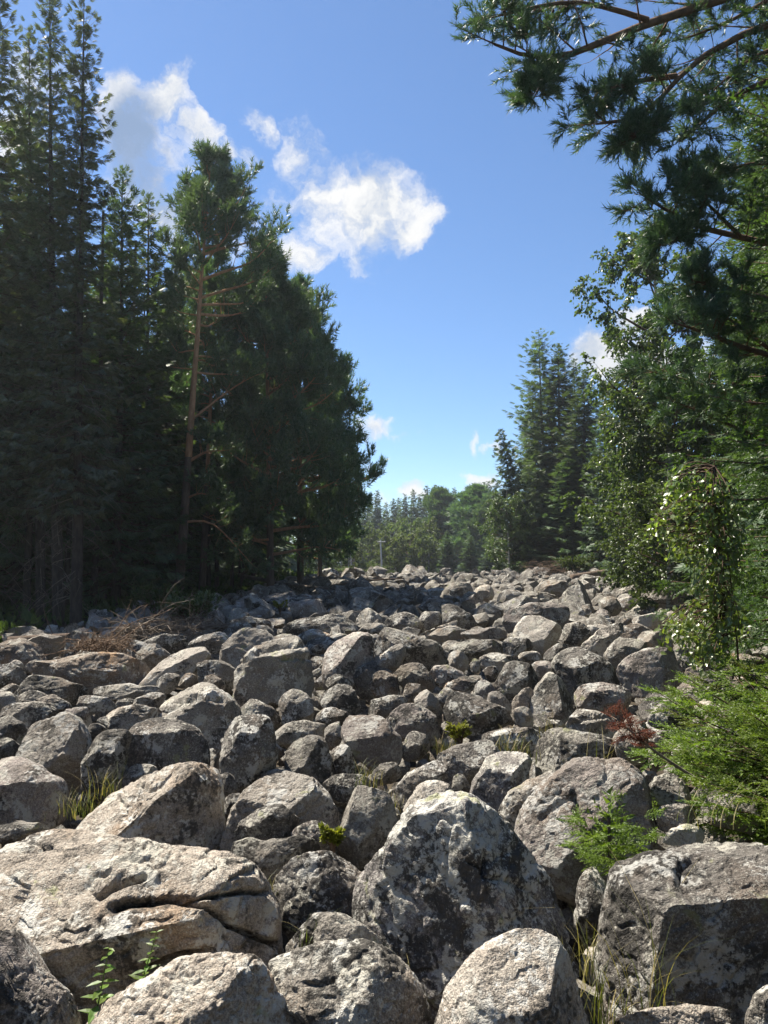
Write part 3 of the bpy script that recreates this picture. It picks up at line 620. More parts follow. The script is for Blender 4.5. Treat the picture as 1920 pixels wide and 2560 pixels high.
# --- centre and right middle
boulder('B', [(490,200-933+933),(520,170),(580,160),(600,200),(560,225),(500,220)], 'small pale stone at the edge of the tree shadow', 'pale', 0.9)
boulder('D', [(490,200),(520,130),(580,80),(660,40),(740,10),(760,60),(700,130),(620,210),(560,250)], 'smooth grey slab leaning against the left of the pink-streaked boulder', 'grey', 0.8, dist=4.9)
boulder('B', [(360,1020),(420,930),(450,880),(520,860),(600,870),(640,890),(620,950),(630,1000),(590,1060),(520,1106),(420,1100)], 'ridged boulder with white-green lichen face and yellow top spot', 'white', 0.9, 2.7, planes=[(-.4,-.9,.15,.66),(-.1,-.5,.85,.72),(.6,-.8,.1,.7)])
boulder('B', [(75,1100),(130,1030),(180,985),(250,985),(300,1020),(310,1080),(200,1140)], 'pale craggy stone directly behind the crest of the white-crested pyramid', 'pale', 0.9)
boulder('B', [(640,950),(680,880),(700,810),(740,770),(800,757),(870,770),(930,790),(1000,815),(1050,850),(1010,900),(900,890),(830,890),(760,940),(690,965)], 'large smooth grey saddle boulder behind the pink-streaked boulder', 'grey', 0.95, 2.6, rough=.7)
boulder('B', [(225,900),(280,850),(370,820),(450,808),(510,825),(500,870),(450,900),(400,960),(330,1000),(260,960)], 'dark flat-domed boulder below the yellow-flowered plant', 'dark', 0.9)
boulder('B', [(30,1035),(70,985),(130,930),(195,895),(240,920),(290,960),(240,975),(180,985),(120,1040),(60,1065)], 'dark tilted slab with a white lichen rim, left of the ridged boulder', 'dark', 0.7)
boulder('B', [(290,1000),(320,955),(360,970),(385,1010),(340,1040),(300,1035)], 'small dark wedge stone right of the white-rimmed slab', 'dark', 0.8)
boulder('B', [(420,800),(480,765),(580,755),(680,765),(710,790),(690,850),(600,860),(500,830)], 'dark shaded ledge behind the grass left of the saddle boulder', 'dark', 0.9)
boulder('B', [(72,850),(100,790),(140,770),(190,790),(200,840),(130,885)], 'dark stone with pale rims left of the yellow-flowered plant', 'dark', 0.9)
boulder('B', [(0,740),(40,680),(100,650),(160,670),(210,710),(245,760),(240,800),(160,790),(90,790)], 'pink-tinged peaked boulder right of the pale pink block', 'pink', 0.9)
boulder('B', [(-70,660),(0,625),(60,615),(110,635),(80,660),(20,700),(-50,710)], 'flat grey slab left of the tooth-shaped pale stone', 'grey', 0.9)
boulder('B', [(80,600),(110,565),(150,570),(165,600),(120,640),(90,630)], 'small brownish stone above the tooth-shaped pale stone', 'tan', 0.9)
boulder('B', [(125,640),(150,600),(190,592),(230,620),(255,690),(245,740),(190,690)], 'tooth-shaped pale stone in the middle of the field', 'pale', 0.9)
boulder('B', [(255,700),(270,620),(310,602),(370,610),(450,650),(520,680),(565,720),(540,740),(430,750),(320,755),(265,750)], 'long dark boulder with rounded left shoulder right of the tooth-shaped stone', 'dark', 0.95, 2.6)
boulder('B', [(440,630),(480,598),(530,620),(555,680),(520,690),(470,660)], 'small light triangular stone behind the long dark boulder', 'pale', 0.9)
boulder('B', [(550,690),(590,665),(630,675),(650,710),(630,750),(580,740)], 'small round tan stone at the foot of the grey pyramid stone', 'tan', 0.9)
boulder('B', [(550,665),(590,600),(640,580),(660,640),(620,690),(570,690)], 'brownish stone squeezed between the round boulder and grey pyramid stone', 'tan', 0.9, dist=8.6)
boulder('B', [(625,640),(650,600),(690,545),(715,515),(760,540),(800,580),(830,640),(840,690),(780,735),(700,725),(640,690)], 'sharp grey pyramid stone with shaded right flank, right of centre', 'grey', 0.95, 3.0, planes=[(-.45,-.85,.4,.55),(.85,-.5,.3,.5),(0,-1,-.2,.8)])
boulder('B', [(470,560),(490,510),(540,475),(600,470),(650,490),(680,540),(670,590),(620,615),(580,645),(520,625)], 'round finely speckled boulder left of the sharp grey pyramid stone', 'dark', 0.95, 2.3, rough=.7)
boulder('B', [(725,490),(760,435),(820,408),(890,425),(950,460),(1000,510),(1025,560),(960,570),(890,565),(850,590),(820,615),(780,560),(740,520)], 'big dark lichen-black boulder behind the sharp grey pyramid stone', 'dark', 0.95, 2.6, planes=[(-.2,-.5,.85,.78),(.2,-1,0,.72),(.8,-.5,.2,.84)])
boulder('B', [(825,640),(850,580),(900,562),(990,565),(1050,590),(1080,640),(1040,680),(940,685),(860,670)], 'flat-topped pinkish-grey boulder below the lichen-black boulder', 'pink', 0.95, 3.0)
boulder('B', [(790,740),(820,700),(880,675),(950,690),(1010,730),(1000,780),(960,805),(900,780),(830,765)], 'split rounded stone with cracked flank left of the spruce sapling', 'grey', 0.95, cracks=[([(800,745),(870,715),(950,710)],5,.05)])
boulder('B', [(640,745),(680,718),(740,718),(785,745),(750,772),(670,772)], 'low flat pale stone in front of the sharp grey pyramid stone', 'pale', 0.8)
boulder('B', [(1010,510),(1040,470),(1100,430),(1180,412),(1260,420),(1290,500),(1200,570),(1100,590),(1040,565)], 'large smooth light-grey boulder right of the lichen-black boulder', 'pink', 0.9, 2.4, rough=.6)
boulder('B', [(950,430),(980,390),(1040,370),(1120,385),(1150,410),(1080,440),(1030,475),(980,485)], 'brown-grey boulder above the large smooth light-grey boulder', 'grey', 0.9)
boulder('B', [(835,405),(900,365),(970,320),(1030,300),(1050,320),(1000,360),(950,420),(880,435)], 'long sunlit sloping slab behind the lichen-black boulder', 'pale', 0.7)
boulder('B', [(990,370),(1000,330),(1060,305),(1130,325),(1170,355),(1100,385),(1030,390)], 'layered dark-streaked boulder right of the long sunlit slab', 'grey', 0.9, strata=1.0)
boulder('B', [(555,355),(600,280),(650,272),(720,295),(770,330),(745,370),(690,418),(630,395),(580,375)], 'tilted square block with a flat pale face, upper middle of the field', 'pale', 0.9, 3.6, planes=[(-.2,-.75,.65,.55),(.7,-.7,-.2,.72),(-.6,-.5,-.4,.85)])
boulder('B', [(512,300),(530,260),(590,230),(680,215),(760,225),(805,250),(800,290),(740,315),(650,290),(570,355),(515,335)], 'long arched boulder behind the tilted square block', 'pink', 0.9)
boulder('B', [(770,350),(790,305),(830,300),(870,330),(900,370),(850,405),(790,400)], 'dark angular stone right of the tilted square block', 'grey', 0.9)
boulder('B', [(870,330),(920,310),(980,318),(970,345),(900,360)], 'flat striped stone above the long sunlit sloping slab', 'pale', 0.9)
boulder('B', [(185,345),(240,318),(340,325),(380,345),(300,375),(220,375)], 'long low tan stone left of the rippled pinkish slab', 'tan', 0.9)
boulder('B', [(320,350),(400,322),(500,330),(540,355),(480,375),(400,385)], 'rippled pinkish slab left of the tilted square block', 'pink', 0.8, strata=.9)
boulder('B', [(260,415),(340,390),(430,375),(510,378),(520,430),(440,455),(350,455),(300,430)], 'flat grey table-like slab below the rippled pinkish slab', 'grey', 0.9)
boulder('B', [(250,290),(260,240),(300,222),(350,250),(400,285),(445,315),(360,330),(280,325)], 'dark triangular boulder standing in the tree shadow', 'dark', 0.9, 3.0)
boulder('B', [(150,300),(170,262),(230,255),(255,290),(240,325),(170,325)], 'bluish pale lichen stone left of the dark triangular boulder', 'white', 0.9)
boulder('B', [(0,300),(60,258),(120,265),(160,300),(180,335),(100,342),(20,330)], 'shaded brown boulder above the whale-backed boulder', 'dark', 0.9)
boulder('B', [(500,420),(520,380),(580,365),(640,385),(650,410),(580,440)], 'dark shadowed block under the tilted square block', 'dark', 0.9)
boulder('B', [(275,450),(310,422),(350,435),(370,480),(340,510),(290,485)], 'small creased pale stone right of the whale-backed boulder', 'pale', 0.9)
boulder('B', [(410,460),(440,432),(510,440),(580,465),(540,498),(470,505),(420,490)], 'flaky layered stone above the round speckled boulder', 'grey', 0.9, strata=1.0)
boulder('B', [(370,480),(390,458),(415,470),(420,500),(385,515)], 'small grey stone between the creased and the flaky stones', 'grey', 0.9)
boulder('B', [(40,520),(80,485),(140,477),(200,500),(230,540),(190,570),(120,585),(70,555)], 'tan angular boulder below the whale-backed boulder', 'tan', 0.9)
boulder('B', [(190,500),(250,485),(320,500),(365,540),(320,575),(240,565)], 'rounded brown-pink stone right of the tan angular boulder', 'pink', 0.9)
boulder('B', [(430,510),(465,490),(500,505),(495,540),(450,550)], 'small dark round stone left of the round speckled boulder', 'dark', 0.9)
boulder('B', [(250,580),(310,550),(380,535),(430,545),(390,578),(310,603)], 'thin orange-brown wedge stone in the middle of the field', 'rust', 0.7)
boulder('B', [(390,590),(430,548),(470,575),(485,610),(440,638),(400,622)], 'dark stone with a bright white tip below the orange-brown wedge', 'white', 0.9)
boulder('B', [(685,440),(730,405),(780,392),(815,400),(760,445),(720,475)], 'leaning dark sliver left of the lichen-black boulder', 'dark', 0.8)
boulder('B', [(575,450),(620,425),(680,440),(690,475),(620,485)], 'moss-topped grey stone above the round speckled boulder', 'grey', 0.9)
boulder('B', [(635,490),(680,468),(730,480),(740,515),(690,535)], 'small pinkish stone left of the lichen-black boulder', 'pink', 0.9)
boulder('B', [(-70,560),(-20,515),(30,510),(75,575),(40,612),(-30,615)], 'dark brown boulder left of the tan angular boulder', 'rust', 0.9)
boulder('B', [(383,180),(410,145),(450,140),(480,170),(470,205),(400,205)], 'brown arched boulder at the border of the tree shadow', 'tan', 0.9)
boulder('B', [(240,190),(270,145),(330,125),(390,150),(380,195),(300,200)], 'grey shaded mound left of the brown arched boulder', 'grey', 0.9)
boulder('B', [(660,170),(690,130),(740,118),(800,140),(810,165),(740,180)], 'broad low tan boulder high up the field right of centre', 'tan', 0.9)
boulder('B', [(840,125),(860,100),(890,95),(925,125),(900,145),(855,145)], 'dark rounded block high up the field below the fallen log', 'dark', 0.9)
boulder('B', [(1000,185),(1040,155),(1100,140),(1150,160),(1130,190),(1050,200)], 'pale slab high up the field left of the young birch', 'pale', 0.9)
boulder('B', [(1000,215),(1030,195),(1090,192),(1120,215),(1100,245),(1040,240)], 'pink-grey angular block below the pale slab near the young birch', 'pink', 0.9)
boulder('B', [(1120,210),(1160,165),(1230,150),(1300,170),(1320,230),(1220,250),(1150,245)], 'large pinkish layered boulder partly hidden by the young birch', 'pink', 0.9, strata=.7)
boulder('B', [(1080,290),(1110,268),(1180,262),(1240,280),(1230,310),(1150,325),(1100,315)], 'pale flattish boulder left of the young birch', 'pale', 0.9)
boulder('B', [(930,240),(960,200),(1000,190),(1030,230),(1010,265),(960,265)], 'grey-green angular block at the upper right of the field', 'grey', 0.9)
boulder('B', [(1140,720),(1180,670),(1240,630),(1300,620),(1360,650),(1330,700),(1230,745)], 'white-lichened rock glimpsed through the spruce sapling', 'white', 0.9, dist=6.6)
boulder('D', [(1140,60),(1200,20),(1300,30),(1340,120),(1250,155),(1160,140)], 'pale sunlit slab under the spruce sapling, right of the pink-streaked boulder', 'pale', 0.8, dist=5.0)
boulder('D', [(1170,190),(1250,150),(1330,170),(1360,230),(1230,260),(1180,240)], 'pale sunlit slab behind the massive dark block', 'pale', 0.8, dist=4.6)
boulder('D', [(1200,290),(1260,245),(1360,240),(1400,280),(1300,320)], 'flat light stone on the top edge of the massive dark block', 'pale', 0.8, dist=4.4)
boulder('D', [(1380,180),(1440,120),(1560,110),(1650,160),(1640,240),(1480,250)], 'grey rock in the shade below the spruce sapling', 'grey', 0.8, dist=4.8)
boulder('D', [(820,560),(860,440),(930,420),(1000,480),(990,640),(940,760),(860,720)], 'shaded stone in the gap between the pyramid and the massive dark block', 'dark', 0.8, dist=4.0)
boulder('B', [(990,830),(1030,740),(1080,700),(1140,760),(1150,850),(1060,890)], 'greyish rock behind the red-brown withered sprig', 'pale', 0.9, dist=6.3)
N_HERO = len(BOULDERS)

# ------------------------------------------------------------------ the rest of the field: smaller stones packed over the slope
def generic_rock(seed, sub):
    rs = np.random.RandomState(seed)
    V, F = ico(sub)
    X = V * np.array((1.0, rs.uniform(.5, .95), rs.uniform(.32, .85)))
    o = rs.uniform(-50, 50, 3)
    X = X * (1 + 0.16 * fbm(X * 1.2 + o, 2, seed))[:, None]
    for _ in range(rs.randint(9, 14)):
        n = rs.normal(size=3); n /= np.linalg.norm(n)
        d = X @ n; lim = rs.uniform(.45, .82) * d.max()
        X = X - np.clip(d - lim, 0, None)[:, None] * n * 0.985
    D = X / np.linalg.norm(X, axis=1)[:, None]
    disp = 0.032 * fbm(X * 3.2 + o, 3, seed + 5)
    rid = 1 - np.abs(fbm(X * 3.5 + o, 2, seed + 9))
    disp -= 0.10 * np.clip(rid - .76, 0, 1)
    lay = X[:, 2] * rs.uniform(4, 7) + perlin(X * 1.4 + o, seed + 2); saw = lay - np.floor(lay)
    disp += 0.05 * rs.uniform(0, 1) * (np.minimum(saw, (1 - saw) * 6) - .4)
    return X + D * disp[:, None], F
LX = [(-2, -6.5), (2, -6.5), (6, -7.0), (10, -8.0), (14, -8.2), (18, -7.6), (24, -7.2), (30, -6.0), (40, -4.6), (55, -4.2), (60, -4.2)]
RX = [(-2, 4.4), (2, 4.4), (5, 4.4), (9, 4.8), (14, 6.6), (20, 9.6), (30, 14.0), (42, 19.0), (55, 23.0), (60, 24.0)]
def edge(tab, y): return float(np.interp(y, [a for a, b in tab], [b for a, b in tab]))
def scatter():
    rs = np.random.RandomState(77)
    pts = []; cell = {}
    hero = np.array([(b[1], b[2], b[4], b[5]) for b in BOULDERS])
    def ok(x, y, r, ov):
        gx, gy = int(math.floor(x)), int(math.floor(y))
        for i in range(gx - 2, gx + 3):
            for j in range(gy - 2, gy + 3):
                for (px, py, pr) in cell.get((i, j), ()):
                    if (px - x) ** 2 + (py - y) ** 2 < (ov * (pr + r)) ** 2: return False
        return True
    for rmin, rmax, n, ov, hk in ((.60, .95, 300, .86, .95), (.42, .58, 1500, .84, .9), (.30, .42, 6000, .80, .85), (.19, .30, 10000, .80, .82), (.11, .2, 5000, .85, .75)):
        for _ in range(n):
            y = rs.uniform(-2, 57)
            if rmin < .19: y = rs.uniform(-2, 20)
            x = rs.uniform(edge(LX, y) - .3, edge(RX, y) + .3)
            r = rs.uniform(rmin, rmax)
            inview = abs(x) < .53 * y + .15 or y < 2.4
            if inview and ((r > 0.30 and 2.4 < y < 13) or (r > 0.58 and y < 20)): continue
            if y < 2.4 and r > .42 and abs(x) < 2: continue
            q = ((hero[:, 0] - x) / (hero[:, 2] + hk * r)) ** 2 + ((hero[:, 1] - y) / (hero[:, 3] + hk * r)) ** 2
            if (q < 1).any(): continue
            if not ok(x, y, r, ov): continue
            cell.setdefault((int(math.floor(x)), int(math.floor(y))), []).append((x, y, r))
            pts.append((x, y, r))
    return pts

LANDMARKS = [
    ('tilted square block', 1340, 1580), ('long arched boulder', 1340, 1540), ('dark triangular boulder', 1155, 1540), ('brown arched boulder', 1210, 1480), ('lichen-black boulder', 1460, 1665),
    ('whale-backed boulder', 1030, 1620), ('ledged loaf boulder', 690, 1670), ('wide rusty boulder', 215, 1680), ('leafy shrub at the forest edge', 465, 1530), ('dead brushwood pile', 250, 1600),
    ('leaning spruce', 1270, 1425), ('large pinkish layered boulder', 1660, 1495), ('pale slab near the young birch', 1580, 1475), ('long shaded boulder', 800, 1560), ('young birch', 1740, 1600),
    ('white-crested pyramid boulder', 1130, 2050), ('massive dark block', 1700, 2250), ('cracked tan slab', 330, 2250), ('tan wedge-shaped boulder', 380, 1990), ('pink-streaked boulder', 1450, 2020),
    ('tall egg-shaped dark boulder', 620, 1870), ('bright pale tilted block', 140, 1870), ('sharp grey pyramid stone', 1385, 1750), ('broad low tan boulder high up the field', 1385, 1465),
    ('dark rounded block below the fallen log', 1470, 1450), ('utility pole', 952, 1440), ('fallen log on the crest', 1560, 1425), ('rippled pinkish slab', 1210, 1585), ('pale pink block', 890, 1840), ('smooth light-grey boulder by the sapling', 1620, 1660),
    ('big folded-layer boulder', 500, 1800), ('spruce sapling', 1750, 1800), ('round pale dome at the bottom', 1290, 2450),
]
ORD = ['nearest', 'second', 'third', 'fourth', 'fifth', 'sixth', 'seventh', 'eighth', 'ninth', 'tenth', 'eleventh', 'twelfth', 'thirteenth', 'fourteenth', 'fifteenth', 'sixteenth', 'seventeenth', 'eighteenth', 'nineteenth', 'twentieth']
def build_field():
    rs = np.random.RandomState(5)
    pts = scatter()
    proto = [generic_rock(300 + i, 4) for i in range(20)]
    proto_lo = [generic_rock(300 + i, 2) for i in range(20)]; proto_xs = [generic_rock(300 + i, 1) for i in range(20)]
    mesh = [mesh_of('stone', V, F, ROCK['grey'], True) for V, F in proto]
    for m_ in mesh: m_.set_sharp_from_angle(angle=R(24))
    # which stones the view shows largest: coarse depth picture of ellipses
    W, H = 384, 512
    zb = np.full((H, W), 1e9); ib = np.full((H, W), -1, int)
    specs = []
    tones = ['grey'] * 5 + ['pale'] * 2 + ['pink'] * 2 + ['tan'] * 2 + ['dark'] * 2 + ['rust', 'white']
    for (x, y, r) in pts:
        k = rs.randint(20); rz = rs.uniform(0, 6.28); tilt = rs.normal(0, .28, 2)
        sz = r * rs.uniform(.9, 1.15); tall = rs.uniform(.75, 1.2)
        h = sz * tall * (proto[k][0][:, 2].max())
        z = gz(y) - 0.12 + (0.16 if r > .3 else 0.0) * h + rs.uniform(-.05, .07) * (r > .2) - 0.10 * float(np.clip((y - 25) / 20, 0, 1))
        specs.append((x, y, z, k, rz, tilt, sz, tall, tones[rs.randint(len(tones))]))
    yy, xx = np.mgrid[0:H, 0:W]
    allr = [(b[1], b[2], b[3], b[4], b[6], -2 - i) for i, b in enumerate(BOULDERS)] + [(s[0], s[1], s[2], s[6] * .92, s[6] * .68 * s[7], i) for i, s in enumerate(specs)]
    cen = {}
    for (x, y, z, rx, rz_, idn) in allr:
        u, v = px_of((x, y, z)); f = FPX / y
        u, v, a, b = u / 5, v / 5, rx * f / 5, rz_ * f / 5
        cen[idn] = (u * 5, v * 5, a * 5)
        x0, x1, y0, y1 = int(max(0, u - a)), int(min(W, u + a + 1)), int(max(0, v - b)), int(min(H, v + b + 1))
        if x0 >= x1 or y0 >= y1: continue
        m = ((xx[y0:y1, x0:x1] - u) / max(a, .5)) ** 2 + ((yy[y0:y1, x0:x1] - v) / max(b, .5)) ** 2 < 1
        m &= y < zb[y0:y1, x0:x1]
        zb[y0:y1, x0:x1][m] = y; ib[y0:y1, x0:x1][m] = idn
    ids, cnt = np.unique(ib[ib >= 0], return_counts=True)
    pick = ids[np.argsort(-cnt)][:300 - N_HERO]
    seen = set(int(i) for i in ids)
    picked = set(int(i) for i in pick)
    # words for every picked stone: landmark, side, order
    rows = {}
    for i in picked:
        u, v, a = cen[i]
        d = [((u - lx) ** 2 + (2.2 * (v - ly)) ** 2, n, lx, ly) for n, lx, ly in LANDMARKS]
        _, n, lx, ly = min(d)
        dx, dy = u - lx, 2.2 * (v - ly)
        side = ('right of' if dx > 0 else 'left of') if abs(dx) > abs(dy) else ('below' if dy > 0 else 'above')
        rows.setdefault((n, side), []).append((dx * dx + dy * dy, i))
    label = {}
    word = {'grey': 'grey', 'pale': 'pale', 'pink': 'pinkish', 'tan': 'tan', 'dark': 'dark', 'rust': 'rusty', 'white': 'white-flecked'}
    for (n, side), L in rows.items():
        for q, (_, i) in enumerate(sorted(L)):
            s = specs[i]
            label[i] = f"{ORD[min(q, 19)]} small stone {side} the {n}, {word[s[8]]} {'upright' if s[7] > 1.08 else ('flat' if s[7] < .9 else 'rounded')}"
    BV, BF, n0 = [], [], 0
    for i, (x, y, z, k, rz, tilt, sz, tall, tone) in enumerate(specs):
        if i in picked:
            o = obj('boulder', mesh[k], None, (x, y, z), (tilt[0], tilt[1], rz), (sz, sz, sz * tall))
            o.material_slots[0].link = 'OBJECT'; o.material_slots[0].material = ROCK[tone]
            tag(o, label[i], 'boulder', 'boulders of the stone field')
        else:
            V, F = (proto_lo if i in seen else proto_xs)[k]
            Mx = np.array(Matrix.Rotation(rz, 3, 'Z') @ Matrix.Rotation(tilt[1], 3, 'Y') @ Matrix.Rotation(tilt[0], 3, 'X'))
            P = (V * np.array((sz, sz, sz * tall))) @ Mx.T + np.array((x, y, z))
            BV.append(P); BF.append(F + n0); n0 += len(P)
    rq = np.random.RandomState(41)
    for y0, y1, gap in ((1.5, 9, .27), (9, 17, .34), (17, 30, .55)):       # a lower course of wedged stones under the others
        for y in np.arange(y0, y1, gap):
            for x in np.arange(max(edge(LX, y), -.56 * y - 1.5), min(edge(RX, y), .56 * y + 1.5), gap):
                r = gap * rq.uniform(.42, .72); k = rq.randint(20); V, F = proto_xs[k]
                Mx = np.array(Matrix.Rotation(rq.uniform(0, 6.3), 3, 'Z') @ Matrix.Rotation(rq.normal(0, .5), 3, 'Y') @ Matrix.Rotation(rq.normal(0, .5), 3, 'X'))
                P = (V * r) @ Mx.T + np.array((x + rq.uniform(-.5, .5) * gap, y + rq.uniform(-.5, .5) * gap, float(gz(y)) - .36 + rq.uniform(-.06, .10)))
                BV.append(P); BF.append(F + n0); n0 += len(P)
    o = obj('rubble', mesh_of('rubble', np.concatenate(BV), np.concatenate(BF), ROCK['grey'], False))
    tag(o, 'countless smaller grey stones filling the gaps and the far slope', 'stones', None, 'stuff')
build_field()

# ------------------------------------------------------------------ vegetation toolkit
def nrm(v):
    v = np.asarray(v, float)
    return v / np.maximum(1e-9, np.linalg.norm(v, axis=-1, keepdims=True))
class Wood:
    """collects tapered tubes into one mesh"""
    def __init__(s): s.V, s.F, s.n = [], [], 0
    def tube(s, pts, r0, r1=None, sides=5, power=1.0):
        pts = np.asarray(pts, float); m = len(pts)
        r1 = r0 * .2 if r1 is None else r1
        t = np.gradient(pts, axis=0); t = nrm(t)
        ref = np.array((0, 0, 1.0)) if abs(t[0, 2]) < .9 else np.array((1.0, 0, 0))
        a = nrm(np.cross(t, ref)); b = np.cross(t, a)
        th = np.arange(sides) / sides * 2 * math.pi
        rr = r0 + (r1 - r0) * (np.linspace(0, 1, m) ** power)
        ring = pts[:, None] + rr[:, None, None] * (np.cos(th)[None, :, None] * a[:, None] + np.sin(th)[None, :, None] * b[:, None])
        i = np.arange(m * sides).reshape(m, sides); j = np.roll(i, -1, axis=1)
        F = np.stack([i[:-1].ravel(), j[:-1].ravel(), j[1:].ravel(), i[1:].ravel()], 1)
        s.V.append(ring.reshape(-1, 3)); s.F.append(F + s.n); s.n += m * sides
    def mesh(s, name, mat, smooth=True):
        if not s.V: return None
        return mesh_of(name, np.concatenate(s.V), np.concatenate(s.F), mat, smooth)
def frames(d, rng, roll=None, up=(0, 0, 1)):
    d = nrm(d); n = len(d)
    z = np.tile(np.asarray(up, float), (n, 1)) + 1e-3 * rng.normal(size=(n, 3))
    y = nrm(np.cross(z, d)); z = np.cross(d, y)
    if roll is not None:
        c, s = np.cos(roll)[:, None], np.sin(roll)[:, None]
        y, z = y * c + z * s, z * c - y * s
    return np.stack([d, y, z], axis=2)
def inst(T, P, Mx, sc):
    tv, tf = T; P = np.asarray(P, float); n = len(P)
    sc = np.broadcast_to(np.asarray(sc, float), (n,))
    V = np.einsum('nij,kj->nki', Mx * sc[:, None, None], tv) + P[:, None]
    F = tf[None] + (np.arange(n) * len(tv))[:, None, None]
    return V.reshape(-1, 3), F.reshape(-1, tf.shape[1])
def tmpl_spray():                 # a flat spray of conifer twigs, seven blades
    V, F = [], []
    def blade(o, ang, L, w, dz):
        d = np.array((math.cos(ang), math.sin(ang), dz)); s = np.array((-math.sin(ang), math.cos(ang), 0))
        o = np.array(o, float); k = len(V)
        V.extend([o, o + d * L * .45 + s * w, o + d * L, o + d * L * .45 - s * w]); F.append((k, k + 1, k + 2, k + 3))
    blade((0, 0, 0), 0, 1.0, .075, -.08)
    for x, L in ((.08, .72), (.38, .56)):
        for sg in (1, -1): blade((x, 0, -.08 * x), sg * .5, L, .075, -.2)
    return np.array(V), np.array(F)
def tmpl_needle_twig(n, L, w, spread, seed, flat=False, start=0.0):
    rg = np.random.RandomState(seed); V, F = [], []
    V += [(0, .012, 0), (1, 0, 0), (0, -.012, .006)]; F.append((0, 1, 2))
    for i in range(n):
        x = start + (1 - start) * (i + rg.uniform(0, 1)) / n
        a = rg.uniform(0, 2 * math.pi) if not flat else rg.choice([-1, 1]) * rg.uniform(.9, 2.2)
        sp = spread * rg.uniform(.75, 1.2) * (1 - .35 * x)
        d = np.array((math.cos(sp), math.sin(sp) * math.sin(a), math.sin(sp) * math.cos(a)))
        s = nrm(np.cross(d, rg.normal(size=3))) * w
        o = np.array((x, 0, 0)); k = len(V); l = L * rg.uniform(.75, 1.1)
        V += [o + s, o + d * l, o - s]; F.append((k, k + 1, k + 2))
    return np.array(V, float), np.array(F)
def tmpl_leaf():
    V = np.array([(0, 0, 0), (.30, .34, .05), (.62, .24, .04), (1, 0, -.06), (.62, -.24, .04), (.30, -.34, .05), (.5, 0, -.03)], float)
    F = np.array([(0, 6, 1), (1, 6, 2), (2, 6, 3), (0, 5, 6), (5, 4, 6), (4, 3, 6)])
    return V, F
def tmpl_leaf_lo():
    return np.array([(0, 0, 0), (.42, .33, .05), (1, 0, -.05), (.42, -.33, .05)], float), np.array([(0, 2, 1), (0, 3, 2)])
SPRAY = tmpl_spray()
SPRAY_FAT = (SPRAY[0] * np.array((1, 1.9, 1.0)), SPRAY[1])
TUFT_FAR = tmpl_needle_twig(11, .66, .062, .95, 2)
TUFT_MID = tmpl_needle_twig(24, .55, .034, .85, 3)
TUFT_NEAR = tmpl_needle_twig(54, .52, .0105, .80, 4)
TWIG_MID = tmpl_needle_twig(22, .20, .020, 1.0, 5, True)
TWIG_NEAR = tmpl_needle_twig(40, .15, .014, 1.05, 6, True)
def compound(T, subs, seed):      # a flat bough tip: one leading twig and side twigs
    rg_ = np.random.RandomState(seed); tv, tf = T; V, F = [], []
    for (x, a, L, dz) in subs:
        c, s_ = math.cos(a), math.sin(a)
        R_ = np.array(((c, -s_, 0), (s_, c, 0), (0, 0, 1.0)))
        V.append((tv * L) @ R_.T + np.array((x, 0, 0)) + np.array((0, 0, dz)) * (tv[:, :1] * L)); F.append(tf + len(tv) * (len(V) - 1))
    return np.concatenate(V), np.concatenate(F)
_SUBS = [(.30, 0, .70, -.05), (.05, .75, .50, -.12), (.05, -.8, .5, -.1), (.28, .7, .48, -.1), (.30, -.75, .46, -.12), (.55, .65, .34, -.1), (.58, -.7, .33, -.08), (0, 0, .5, 0)]
BOUGH_NEAR = compound(tmpl_needle_twig(13, .27, .052, 1.0, 6, True), _SUBS, 1)
BOUGH_MID = compound(tmpl_needle_twig(9, .30, .05, 1.0, 7, True), _SUBS, 2)
LEAF, LEAF_LO = tmpl_leaf(), tmpl_leaf_lo()

